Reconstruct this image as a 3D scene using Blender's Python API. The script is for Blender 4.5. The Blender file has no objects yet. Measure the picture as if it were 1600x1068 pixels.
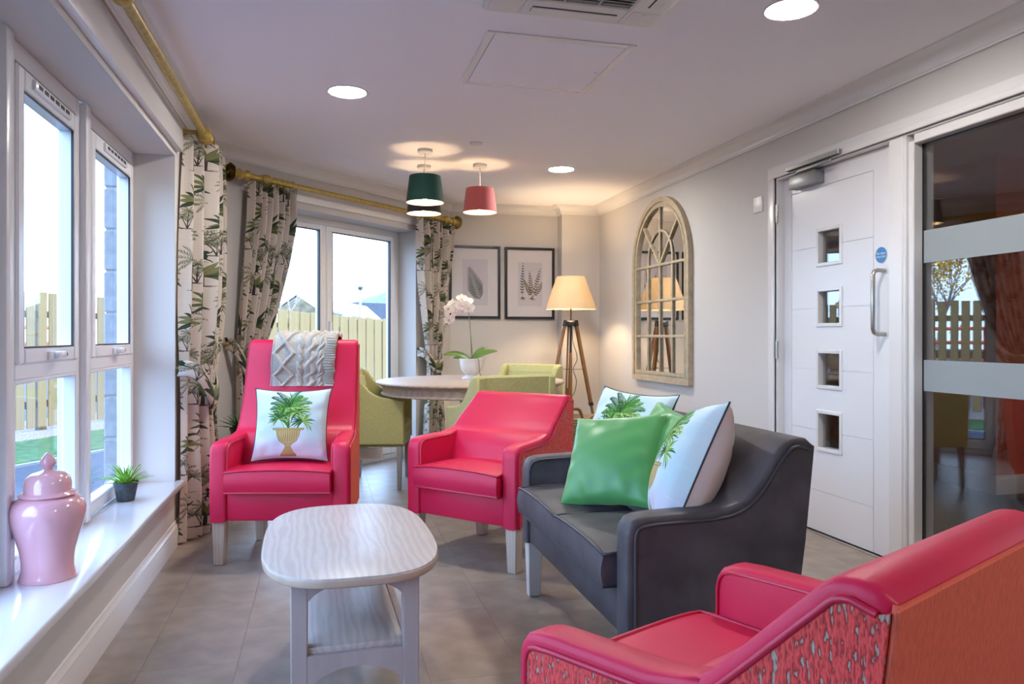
import bpy, bmesh, math, random
import numpy as np
from mathutils import Vector, Matrix

random.seed(7)
PI = math.pi
SC = bpy.context.scene
COL = SC.collection

# ------------------------------------------------------------------ camera
CAM_F, HOR, CAM_H = 1185.0, 525.0, 1.10        # focal length in pixels of the 1600x1068 frame, horizon row
YAW = math.atan((800 - 503) / CAM_F)
cd = bpy.data.cameras.new('camera')
cd.sensor_width = 36.0
cd.lens = CAM_F / 1600 * 36.0
cd.shift_y = -(534 - HOR) / 1600
cd.clip_start = 0.05
cd.clip_end = 400
cam = bpy.data.objects.new('camera', cd)
cam.location = (0, 0, CAM_H)
cam.rotation_euler = (PI / 2, 0, -YAW)
COL.objects.link(cam)
SC.camera = cam

# ------------------------------------------------------------------ sky, sun, exposure
SC.view_settings.view_transform = 'Standard'
SC.view_settings.look = 'None'
SC.view_settings.gamma = 1.0
SC.view_settings.use_curve_mapping = False
SC.view_settings.exposure = 1.50
SKY_STRENGTH = 3.6
world = bpy.data.worlds.new('World')
SC.world = world
world.use_nodes = True
wn = world.node_tree.nodes; wl = world.node_tree.links
wn.clear()
w_out = wn.new('ShaderNodeOutputWorld'); w_bg = wn.new('ShaderNodeBackground')
w_tc = wn.new('ShaderNodeTexCoord'); w_sep = wn.new('ShaderNodeSeparateXYZ')
w_ramp = wn.new('ShaderNodeValToRGB'); w_noise = wn.new('ShaderNodeTexNoise'); w_mix = wn.new('ShaderNodeMixRGB')
w_ramp.color_ramp.elements[0].position = 0.0; w_ramp.color_ramp.elements[0].color = (0.45, 0.67, 1.0, 1)
w_ramp.color_ramp.elements[1].position = 0.6; w_ramp.color_ramp.elements[1].color = (0.24, 0.45, 1.0, 1)
w_noise.inputs['Scale'].default_value = 3.0; w_noise.inputs['Detail'].default_value = 5.0
w_cr = wn.new('ShaderNodeValToRGB')
w_cr.color_ramp.elements[0].position = 0.42; w_cr.color_ramp.elements[0].color = (0, 0, 0, 1)
w_cr.color_ramp.elements[1].position = 0.62; w_cr.color_ramp.elements[1].color = (.8, .8, .8, 1)
w_mix.inputs[2].default_value = (.62, .78, 1.0, 1)
w_bg.inputs['Strength'].default_value = SKY_STRENGTH
wl.new(w_tc.outputs['Generated'], w_sep.inputs[0]); wl.new(w_sep.outputs['Z'], w_ramp.inputs[0])
wl.new(w_tc.outputs['Generated'], w_noise.inputs['Vector']); wl.new(w_noise.outputs[0], w_cr.inputs[0])
wl.new(w_cr.outputs[0], w_mix.inputs[0]); wl.new(w_ramp.outputs[0], w_mix.inputs[1])
wl.new(w_mix.outputs[0], w_bg.inputs[0]); wl.new(w_bg.outputs[0], w_out.inputs[0])

SUN_STRENGTH = 1.6
sd = bpy.data.lights.new('sun', 'SUN'); sd.energy = SUN_STRENGTH; sd.angle = math.radians(2); sd.color = (1.0, 0.93, 0.82)
so = bpy.data.objects.new('sun', sd); COL.objects.link(so)
so.rotation_euler = Vector((-0.62, 0.62, -0.48)).to_track_quat('-Z', 'Y').to_euler()
DOWNLIGHT_E, PENDANT_W, LAMP_W = 94.0, 3.6, 26.0
try:
    SC.cycles.max_bounces = 10; SC.cycles.diffuse_bounces = 6; SC.cycles.glossy_bounces = 4
    SC.cycles.transmission_bounces = 6; SC.cycles.transparent_max_bounces = 16
    SC.cycles.caustics_reflective = False; SC.cycles.caustics_refractive = False
    SC.cycles.sample_clamp_indirect = 6.0
    SC.cycles.use_denoising = True
except Exception:
    pass

# ------------------------------------------------------------------ helpers
def link(o, parent=None):
    COL.objects.link(o)
    if parent is not None: o.parent = parent
    return o

def thing(name, label, cat, loc=(0, 0, 0), rotz=0.0, group=None):
    o = bpy.data.objects.new(name, None); o.empty_display_size = .1
    o.location = loc; o.rotation_euler = (0, 0, rotz)
    o['label'] = label; o['category'] = cat
    if group: o['group'] = group
    return link(o)

def tag(o, label, cat, group=None):
    o['label'] = label; o['category'] = cat
    if group: o['group'] = group
    return o

def structure(o):
    o['kind'] = 'structure'; return o

def obj_bm(name, bm, mats, parent=None, smooth=True, angle=35):
    me = bpy.data.meshes.new(name)
    bmesh.ops.recalc_face_normals(bm, faces=bm.faces[:])
    bm.to_mesh(me); bm.free()
    if not isinstance(mats, (list, tuple)): mats = [mats]
    for m in mats: me.materials.append(m)
    if smooth:
        me.polygons.foreach_set('use_smooth', [True] * len(me.polygons))
        try: me.set_sharp_from_angle(angle=math.radians(angle))
        except Exception: pass
    return link(bpy.data.objects.new(name, me), parent)

def obj_pd(name, verts, faces, mats, parent=None, smooth=True, uvs=None, angle=None, mi=None):
    me = bpy.data.meshes.new(name)
    me.from_pydata([tuple(v) for v in verts], [], faces)
    if not isinstance(mats, (list, tuple)): mats = [mats]
    for m in mats: me.materials.append(m)
    if uvs is not None:
        ul = me.uv_layers.new(name='UVMap')
        idx = np.empty(len(me.loops), dtype=np.int32); me.loops.foreach_get('vertex_index', idx)
        ul.data.foreach_set('uv', np.asarray(uvs, dtype=np.float32)[idx].ravel())
    if mi is not None: me.polygons.foreach_set('material_index', mi)
    if smooth: me.polygons.foreach_set('use_smooth', [True] * len(me.polygons))
    if angle is not None:
        try: me.set_sharp_from_angle(angle=math.radians(angle))
        except Exception: pass
    me.update()
    return link(bpy.data.objects.new(name, me), parent)

def bm_join(bm, other, mat=None):
    me = bpy.data.meshes.new('tmp'); other.to_mesh(me); other.free()
    if mat is not None: me.transform(mat)
    bm.from_mesh(me); bpy.data.meshes.remove(me)

def add_box(bm, x0, x1, y0, y1, z0, z1, bev=0.0, seg=2, M=None, mi=0):
    b = bmesh.new()
    vs = [b.verts.new((x, y, z)) for x in (x0, x1) for y in (y0, y1) for z in (z0, z1)]
    for f in ((0, 1, 3, 2), (4, 6, 7, 5), (0, 4, 5, 1), (2, 3, 7, 6), (0, 2, 6, 4), (1, 5, 7, 3)):
        b.faces.new([vs[i] for i in f])
    bmesh.ops.recalc_face_normals(b, faces=b.faces[:])
    if bev > 0: bmesh.ops.bevel(b, geom=b.edges[:], offset=bev, segments=seg, profile=.5, affect='EDGES', clamp_overlap=True)
    for f in b.faces: f.material_index = mi
    bm_join(bm, b, M)

def box(name, x0, x1, y0, y1, z0, z1, m, parent=None, bev=0.0, seg=2, M=None):
    bm = bmesh.new(); add_box(bm, x0, x1, y0, y1, z0, z1, bev, seg, M)
    return obj_bm(name, bm, m, parent)

def add_prism(bm, poly, h0, h1, axis='x', bev=0.0, seg=2, M=None):
    # poly: 2-D points; axis 'x' -> poly is (y,z); 'y' -> (x,z); 'z' -> (x,y)
    b = bmesh.new()
    def P(p, h):
        return {'x': (h, p[0], p[1]), 'y': (p[0], h, p[1]), 'z': (p[0], p[1], h)}[axis]
    A = [b.verts.new(P(p, h0)) for p in poly]; B = [b.verts.new(P(p, h1)) for p in poly]
    n = len(poly)
    b.faces.new(A); b.faces.new(B[::-1])
    for i in range(n): b.faces.new((A[i], A[(i + 1) % n], B[(i + 1) % n], B[i]))
    bmesh.ops.recalc_face_normals(b, faces=b.faces[:])
    if bev > 0:
        ed = [e for e in b.edges if any(len(f.verts) > 4 or len(f.verts) == n for f in e.link_faces) and len({len(f.verts) for f in e.link_faces}) >= 1 and (e.verts[0] in A) == (e.verts[1] in A)]
        bmesh.ops.bevel(b, geom=ed, offset=bev, segments=seg, profile=.5, affect='EDGES', clamp_overlap=True)
    bmesh.ops.triangulate(b, faces=[f for f in b.faces if len(f.verts) > 4])
    bm_join(bm, b, M)

def add_lathe(bm, prof, n=32, M=None, mi=0):
    b = bmesh.new(); rings = []
    for r, z in prof:
        if r < 1e-6: rings.append([b.verts.new((0, 0, z))])
        else: rings.append([b.verts.new((r * math.cos(2 * PI * k / n), r * math.sin(2 * PI * k / n), z)) for k in range(n)])
    for a, c in zip(rings, rings[1:]):
        for k in range(n):
            k2 = (k + 1) % n
            if len(a) == 1 and len(c) == 1: break
            if len(a) == 1: b.faces.new((a[0], c[k2], c[k]))
            elif len(c) == 1: b.faces.new((a[k], a[k2], c[0]))
            else: b.faces.new((a[k], a[k2], c[k2], c[k]))
    for f in b.faces: f.material_index = mi
    bm_join(bm, b, M)

def lathe(name, prof, m, parent=None, n=32, M=None, angle=40):
    bm = bmesh.new(); add_lathe(bm, prof, n, M)
    return obj_bm(name, bm, m, parent, angle=angle)

def add_tube(bm, pts, r, n=8, closed=False, cap=True, mi=0):
    pts = [Vector(p) for p in pts]; N = len(pts)
    rr = r if isinstance(r, (list, tuple)) else [r] * N
    rings = []; prev = None
    for i, p in enumerate(pts):
        if closed: t = (pts[(i + 1) % N] - pts[i - 1])
        else: t = pts[min(i + 1, N - 1)] - pts[max(i - 1, 0)]
        if t.length < 1e-9: t = Vector((0, 0, 1))
        t.normalize()
        if prev is None:
            a = Vector((0, 0, 1)) if abs(t.z) < .9 else Vector((1, 0, 0))
            u = t.cross(a).normalized()
        else:
            u = (prev - t * prev.dot(t))
            if u.length < 1e-6: u = t.orthogonal()
            u.normalize()
        prev = u; v = t.cross(u)
        rings.append([bm.verts.new(p + (u * math.cos(2 * PI * k / n) + v * math.sin(2 * PI * k / n)) * rr[i]) for k in range(n)])
    m = N if closed else N - 1
    for i in range(m):
        a, c = rings[i], rings[(i + 1) % N]
        for k in range(n):
            f = bm.faces.new((a[k], a[(k + 1) % n], c[(k + 1) % n], c[k])); f.material_index = mi
    if not closed and cap:
        bm.faces.new(rings[0][::-1]).material_index = mi; bm.faces.new(rings[-1]).material_index = mi

def tube(name, pts, r, m, parent=None, n=8, closed=False):
    bm = bmesh.new(); add_tube(bm, pts, r, n, closed)
    return obj_bm(name, bm, m, parent, angle=60)

def add_sphere(bm, c, r, sc=(1, 1, 1), n=12, mi=0):
    b = bmesh.new(); bmesh.ops.create_uvsphere(b, u_segments=n, v_segments=max(6, n * 2 // 3), radius=r)
    for f in b.faces: f.material_index = mi
    bm_join(bm, b, Matrix.Translation(c) @ Matrix.Diagonal((*sc, 1)))

def add_leg(bm, x, y, z0, z1, wt, wb, dx=0.0, dy=0.0):
    # square tapering leg, top centre (x, y, z1), bottom shifted by dx, dy
    b = bmesh.new(); vs = []
    for z, w, ox, oy in ((z0, wb, dx, dy), (z1, wt, 0, 0)):
        for sx, sy in ((-1, -1), (1, -1), (1, 1), (-1, 1)):
            vs.append(b.verts.new((x + ox + sx * w / 2, y + oy + sy * w / 2, z)))
    for f in ((3, 2, 1, 0), (4, 5, 6, 7), (0, 1, 5, 4), (1, 2, 6, 5), (2, 3, 7, 6), (3, 0, 4, 7)): b.faces.new([vs[i] for i in f])
    bmesh.ops.recalc_face_normals(b, faces=b.faces[:])
    bmesh.ops.bevel(b, geom=b.edges[:], offset=.003, segments=1, affect='EDGES')
    bm_join(bm, b)

def leg(x, y, z0, z1, wt, wb, m, parent, dx=0.0, dy=0.0, name='leg'):
    bm = bmesh.new(); add_leg(bm, x, y, z0, z1, wt, wb, dx, dy)
    return obj_bm(name, bm, m, parent)

def offset_poly(pts, d):
    # shift an open polyline to its right by d, with mitred corners
    out = []
    P = [Vector(p) for p in pts]
    for i, p in enumerate(P):
        ns = []
        if i > 0:
            t = (P[i] - P[i - 1]).normalized(); ns.append(Vector((t.y, -t.x)))
        if i < len(P) - 1:
            t = (P[i + 1] - P[i]).normalized(); ns.append(Vector((t.y, -t.x)))
        n = ns[0] if len(ns) == 1 else (ns[0] + ns[1])
        if len(ns) == 2:
            n.normalize(); n = n / max(.35, n.dot(ns[0]))
        out.append(tuple(p + n * d))
    return out

def smooth_path(pts, k=6):
    # Catmull-Rom through 2-D or 3-D points
    P = [Vector(p) for p in pts]; out = []
    for i in range(len(P) - 1):
        a = P[max(i - 1, 0)]; b = P[i]; c = P[i + 1]; d = P[min(i + 2, len(P) - 1)]
        for j in range(k):
            t = j / k
            out.append(.5 * ((2 * b) + (c - a) * t + (2 * a - 5 * b + 4 * c - d) * t * t + (3 * b - a - 3 * c + d) * t ** 3))
    out.append(P[-1])
    return [tuple(p) for p in out]

def copy_tree(o, parent=None):
    c = o.copy(); COL.objects.link(c)
    if parent is not None: c.parent = parent
    for ch in list(o.children): copy_tree(ch, c)
    return c

# ------------------------------------------------------------------ materials
def mat(name, col, rough=.5, metal=0.0, spec=.5, bump=0.0, bscale=80.0, var=0.0, vscale=6.0, coat=0.0, sheen=0.0, stretch=None, detail=4.0, trans=0.0):
    m = bpy.data.materials.new(name); m.use_nodes = True
    nt = m.node_tree; N = nt.nodes; L = nt.links
    b = N['Principled BSDF']
    b.inputs['Base Color'].default_value = (*col, 1)
    b.inputs['Roughness'].default_value = rough
    b.inputs['Metallic'].default_value = metal
    b.inputs['Specular IOR Level'].default_value = spec
    if coat: b.inputs['Coat Weight'].default_value = coat; b.inputs['Coat Roughness'].default_value = .15
    if sheen: b.inputs['Sheen Weight'].default_value = sheen; b.inputs['Sheen Roughness'].default_value = .4
    if var or bump:
        tc = N.new('ShaderNodeTexCoord'); mp = N.new('ShaderNodeMapping')
        L.new(tc.outputs['Object'], mp.inputs[0])
        if stretch: mp.inputs['Scale'].default_value = stretch
    if var:
        n = N.new('ShaderNodeTexNoise'); n.inputs['Scale'].default_value = vscale; n.inputs['Detail'].default_value = detail
        mx = N.new('ShaderNodeMixRGB')
        mx.inputs[1].default_value = (*[max(0, c * (1 - var)) for c in col], 1)
        mx.inputs[2].default_value = (*[min(1, c * (1 + var)) for c in col], 1)
        cr = N.new('ShaderNodeValToRGB'); cr.color_ramp.elements[0].position = .33; cr.color_ramp.elements[1].position = .67
        L.new(mp.outputs[0], n.inputs['Vector']); L.new(n.outputs[0], cr.inputs[0]); L.new(cr.outputs[0], mx.inputs[0])
        L.new(mx.outputs[0], b.inputs['Base Color'])
    if bump:
        n2 = N.new('ShaderNodeTexNoise'); n2.inputs['Scale'].default_value = bscale; n2.inputs['Detail'].default_value = 3
        bp = N.new('ShaderNodeBump'); bp.inputs['Strength'].default_value = bump; bp.inputs['Distance'].default_value = .002
        L.new(mp.outputs[0], n2.inputs['Vector']); L.new(n2.outputs[0], bp.inputs['Height']); L.new(bp.outputs[0], b.inputs['Normal'])
    return m

def wood(name, c1, c2, rough=.45, scale=(1, 1, 1), wave=7.0, dist=5.0, axis='X'):
    m = bpy.data.materials.new(name); m.use_nodes = True
    N = m.node_tree.nodes; L = m.node_tree.links; b = N['Principled BSDF']; b.inputs['Roughness'].default_value = rough
    tc = N.new('ShaderNodeTexCoord'); mp = N.new('ShaderNodeMapping'); mp.inputs['Scale'].default_value = scale
    w = N.new('ShaderNodeTexWave'); w.bands_direction = axis; w.inputs['Scale'].default_value = wave; w.inputs['Distortion'].default_value = dist
    w.inputs['Detail'].default_value = 3; w.inputs['Detail Scale'].default_value = 1.2
    n = N.new('ShaderNodeTexNoise'); n.inputs['Scale'].default_value = 14; n.inputs['Detail'].default_value = 5
    ad = N.new('ShaderNodeMath'); ad.operation = 'MULTIPLY_ADD'; ad.inputs[1].default_value = .6
    mx = N.new('ShaderNodeMixRGB'); mx.inputs[1].default_value = (*c1, 1); mx.inputs[2].default_value = (*c2, 1)
    s = N.new('ShaderNodeMath'); s.operation = 'MULTIPLY'; s.inputs[1].default_value = .4
    L.new(tc.outputs['Object'], mp.inputs[0]); L.new(mp.outputs[0], w.inputs[0]); L.new(mp.outputs[0], n.inputs['Vector'])
    L.new(n.outputs[0], s.inputs[0]); L.new(w.outputs[1], ad.inputs[0]); L.new(s.outputs[0], ad.inputs[2])
    L.new(ad.outputs[0], mx.inputs[0]); L.new(mx.outputs[0], b.inputs['Base Color'])
    return m

def emit(name, col, strength):
    m = bpy.data.materials.new(name); m.use_nodes = True
    N = m.node_tree.nodes; b = N['Principled BSDF']
    b.inputs['Base Color'].default_value = (*col, 1)
    b.inputs['Emission Color'].default_value = (*col, 1); b.inputs['Emission Strength'].default_value = strength
    return m

def pane_mat(name, tint=(1, 1, 1), ior=1.5):
    m = bpy.data.materials.new(name); m.use_nodes = True
    N = m.node_tree.nodes; L = m.node_tree.links; N.remove(N['Principled BSDF'])
    out = N['Material Output']
    t = N.new('ShaderNodeBsdfTransparent'); t.inputs[0].default_value = (*tint, 1)
    g = N.new('ShaderNodeBsdfGlossy'); g.inputs['Roughness'].default_value = .0
    f = N.new('ShaderNodeFresnel'); f.inputs[0].default_value = ior
    mx = N.new('ShaderNodeMixShader')
    ge = N.new('ShaderNodeNewGeometry'); io = N.new('ShaderNodeMix'); io.inputs[2].default_value = ior; io.inputs[3].default_value = 1 / ior
    L.new(ge.outputs['Backfacing'], io.inputs[0]); L.new(io.outputs[0], f.inputs[0])      # the same reflectance from either face
    L.new(f.outputs[0], mx.inputs[0]); L.new(t.outputs[0], mx.inputs[1]); L.new(g.outputs[0], mx.inputs[2]); L.new(mx.outputs[0], out.inputs[0])
    return m

def frost_mat(name):
    m = bpy.data.materials.new(name); m.use_nodes = True
    N = m.node_tree.nodes; L = m.node_tree.links; N.remove(N['Principled BSDF']); out = N['Material Output']
    t = N.new('ShaderNodeBsdfTransparent'); t.inputs[0].default_value = (.75, .78, .8, 1)
    d = N.new('ShaderNodeBsdfDiffuse'); d.inputs[0].default_value = (.50, .54, .55, 1)
    mx = N.new('ShaderNodeMixShader'); mx.inputs[0].default_value = .55
    L.new(t.outputs[0], mx.inputs[1]); L.new(d.outputs[0], mx.inputs[2]); L.new(mx.outputs[0], out.inputs[0])
    return m

def image_mat(name, img, rough=.8, translucent=0.0, scale=(1, 1), bump=0.0, spec=.3):
    m = bpy.data.materials.new(name); m.use_nodes = True
    N = m.node_tree.nodes; L = m.node_tree.links; b = N['Principled BSDF']
    b.inputs['Roughness'].default_value = rough; b.inputs['Specular IOR Level'].default_value = spec
    uv = N.new('ShaderNodeTexCoord'); mp = N.new('ShaderNodeMapping'); mp.inputs['Scale'].default_value = (scale[0], scale[1], 1)
    it = N.new('ShaderNodeTexImage'); it.image = img
    L.new(uv.outputs['UV'], mp.inputs[0]); L.new(mp.outputs[0], it.inputs[0]); L.new(it.outputs[0], b.inputs['Base Color'])
    if bump:
        n2 = N.new('ShaderNodeTexNoise'); n2.inputs['Scale'].default_value = 260
        bp = N.new('ShaderNodeBump'); bp.inputs['Strength'].default_value = bump; bp.inputs['Distance'].default_value = .001
        L.new(uv.outputs['Object'], n2.inputs['Vector']); L.new(n2.outputs[0], bp.inputs['Height']); L.new(bp.outputs[0], b.inputs['Normal'])
    if translucent:
        out = N['Material Output']; tr = N.new('ShaderNodeBsdfTranslucent'); mx = N.new('ShaderNodeMixShader'); mx.inputs[0].default_value = translucent
        L.new(it.outputs[0], tr.inputs[0]); L.new(b.outputs[0], mx.inputs[1]); L.new(tr.outputs[0], mx.inputs[2]); L.new(mx.outputs[0], out.inputs[0])
    return m

# ------------------------------------------------------------------ prints painted in numpy (row 0 is the bottom)
def canvas(w, h, c):
    a = np.zeros((h, w, 3)); a[:] = c; return a

def fill(img, poly, col, a=1.0, wrap=False):
    P = np.asarray(poly, float); H, W = img.shape[:2]
    x0, y0 = np.floor(P.min(0)).astype(int); x1, y1 = np.ceil(P.max(0)).astype(int) + 1
    if not wrap: x0, y0, x1, y1 = max(x0, 0), max(y0, 0), min(x1, W), min(y1, H)
    if x1 <= x0 or y1 <= y0: return
    X, Y = np.meshgrid(np.arange(x0, x1) + .5, np.arange(y0, y1) + .5)
    ins = np.zeros(X.shape, bool); n = len(P); j = n - 1
    for i in range(n):
        xi, yi = P[i]; xj, yj = P[j]
        if yi != yj:
            c = ((yi > Y) != (yj > Y)) & (X < (xj - xi) * (Y - yi) / (yj - yi) + xi)
            ins ^= c
        j = i
    ys = np.arange(y0, y1) % H; xs = np.arange(x0, x1) % W
    sub = img[np.ix_(ys, xs)]
    sub[ins] = sub[ins] * (1 - a) + np.asarray(col) * a
    img[np.ix_(ys, xs)] = sub

def stroke(img, pts, w0, w1, col, a=1.0, wrap=False):
    P = [np.array(p, float) for p in pts]; L_, R_ = [], []; n = len(P)
    for i, p in enumerate(P):
        t = P[min(i + 1, n - 1)] - P[max(i - 1, 0)]; l = np.hypot(*t) or 1; nn = np.array([-t[1], t[0]]) / l
        w = (w0 + (w1 - w0) * i / (n - 1)) / 2
        L_.append(p + nn * w); R_.append(p - nn * w)
    fill(img, L_ + R_[::-1], col, a, wrap)

def arc(p, ang, length, bend, n=10):
    # curve starting at p heading ang, turning by bend over its length
    pts = [np.array(p, float)]; a = ang
    for i in range(n):
        pts.append(pts[-1] + length / n * np.array([math.cos(a), math.sin(a)])); a += bend / n
    return pts

def blade(img, p, ang, length, width, bend, col, wrap=False, a=1.0, rib=None):
    c = arc(p, ang, length, bend, 12); L_, R_ = [], []
    for i, q in enumerate(c):
        t = c[min(i + 1, 12)] - c[max(i - 1, 0)]; l = np.hypot(*t) or 1; nn = np.array([-t[1], t[0]]) / l
        w = width / 2 * math.sin(PI * min(1, (i + .6) / 12.6)) ** .7
        L_.append(q + nn * w); R_.append(q - nn * w)
    fill(img, L_ + R_[::-1], col, a, wrap)
    if rib is not None: stroke(img, c, 1.6, .8, rib, .8, wrap)

def frond(img, p, ang, length, bend, leaf_len, col, wrap=False, n=14, lw=3.0, rib=None, droop=.5, rnd=random):
    c = arc(p, ang, length, bend, n); 
    for i in range(1, n + 1):
        t = c[i] - c[i - 1]; a = math.atan2(t[1], t[0]); f = math.sin(PI * (.12 + .82 * i / n)) ** .6
        for s in (-1, 1):
            k = .78 + .35 * rnd.random()
            cc = tuple(np.clip(np.array(col) * (.8 + .45 * rnd.random()), 0, 1))
            blade(img, c[i], a + s * (1.0 - .45 * i / n), leaf_len * f * k, lw, -s * droop, cc, wrap)
    stroke(img, c, lw * .8, lw * .4, rib if rib is not None else tuple(np.array(col) * .7), 1, wrap)

def to_image(name, arr):
    h, w = arr.shape[:2]
    im = bpy.data.images.new(name, w, h, alpha=False)
    px = np.ones((h, w, 4), np.float32); px[..., :3] = np.clip(arr, 0, 1)
    im.pixels.foreach_set(px.ravel()); im.update()
    try: im.pack()
    except Exception: pass
    return im

def blotch(img, amp, cells, seed=0):
    r = np.random.default_rng(seed); H, W = img.shape[:2]
    g = r.random((cells + 1, cells + 1)); g[-1] = g[0]; g[:, -1] = g[:, 0]
    y = np.linspace(0, cells, H, endpoint=False); x = np.linspace(0, cells, W, endpoint=False)
    yi, xi = y.astype(int), x.astype(int); fy, fx = (y - yi)[:, None], (x - xi)[None]
    fy, fx = fy * fy * (3 - 2 * fy), fx * fx * (3 - 2 * fx)
    v = g[np.ix_(yi, xi)] * (1 - fy) * (1 - fx) + g[np.ix_(yi + 1, xi)] * fy * (1 - fx) + g[np.ix_(yi, xi + 1)] * (1 - fy) * fx + g[np.ix_(yi + 1, xi + 1)] * fy * fx
    return v * amp

def palm_cloth():
    W = H = 1024; im = canvas(W, H, (.81, .765, .72)); R = random.Random(5)
    im += (np.random.default_rng(3).random((H, 1, 1)) - .5) * .035
    ol = (.31, .34, .22); dk = (.19, .23, .19); lt = (.46, .46, .30); br = (.27, .24, .23)
    def ground(x, y, w):
        for k in range(7): stroke(im, [(x - w * R.random(), y + R.uniform(-7, 5)), (x + w * R.random(), y + R.uniform(-5, 7))], 4, 1.5, br, .8, True)
    def banana(x, y, s):
        ground(x, y, 60 * s); stroke(im, [(x, y), (x + 4, y + 60 * s)], 17 * s, 12 * s, br, 1, True)
        for k, a in enumerate((-.05, .28, .62, .98, 1.35, 1.72, 2.1, 2.48, 2.84, 3.18)):
            b = (1 if math.cos(a) < 0 else -1) * R.uniform(.5, 1.0)
            blade(im, (x + 3, y + 58 * s), a, R.uniform(95, 145) * s, R.uniform(19, 27) * s, b, R.choice((ol, dk, lt)), True, rib=(.62, .62, .48))
    def tall(x, y, s):
        ground(x, y, 50 * s); c = arc((x, y), PI / 2 + .08, 175 * s, -.22); stroke(im, c, 11 * s, 7 * s, br, 1, True)
        for k in range(11): 
            a = -.5 + k * (PI + 1.0) / 10; b = (-1 if math.cos(a) > 0 else 1) * R.uniform(.5, 1.1)
            frond(im, c[-1], a, R.uniform(85, 110) * s, b, 17 * s, R.choice((ol, lt)), True, 9, 3.4 * s, droop=.3, rnd=R)
    def cluster(x, y, s):
        ground(x, y, 70 * s)
        for dx, hh in ((-30, 80), (5, 120), (38, 95)):
            c = arc((x, y), PI / 2 - dx / 110, hh * s, -dx / 120); stroke(im, c, 7 * s, 4 * s, br, 1, True)
            for k in range(8): 
                a = -.3 + k * (PI + .6) / 7
                frond(im, c[-1], a, R.uniform(42, 58) * s, (-1 if math.cos(a) > 0 else 1) * .8, 14 * s, R.choice((ol, lt, dk)), True, 7, 2.6 * s, droop=.2, rnd=R)
    def monkey(x, y, s):
        for pts, w in (([(0, 0), (4, 16), (2, 30)], 15), ([(2, 28), (16, 38), (24, 52)], 6), ([(0, 2), (12, -8), (22, -20)], 6), ([(0, 4), (-9, -8), (-4, -22)], 6), ([(-4, 2), (-18, -6), (-24, 12), (-14, 20)], 4), ([(2, 26), (-6, 40), (2, 54)], 6)):
            stroke(im, [(x + a * s, y + b * s) for a, b in pts], w * s, w * .6 * s, dk, 1, True)
        fill(im, [(x + (4 + 9 * math.cos(t)) * s, y + (38 + 9 * math.sin(t)) * s) for t in np.linspace(0, 2 * PI, 12, endpoint=False)], dk, 1, True)
    banana(150, 700, 1.5); tall(440, 560, 1.5); cluster(215, 400, 1.5); banana(590, 90, 1.55); tall(770, 740, 1.4)
    cluster(900, 440, 1.5); tall(120, 40, 1.5); banana(900, 60, 1.35); cluster(650, 360, 1.3); banana(440, 860, 1.3); cluster(340, 110, 1.3)
    banana(720, 560, 1.2); cluster(60, 560, 1.2); tall(560, 300, 1.2); cluster(800, 960, 1.1); monkey(470, 700, 1.7); monkey(250, 240, 1.6); monkey(800, 850, 1.6); monkey(600, 330, 1.5)
    return to_image('palm_cloth', im)

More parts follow.
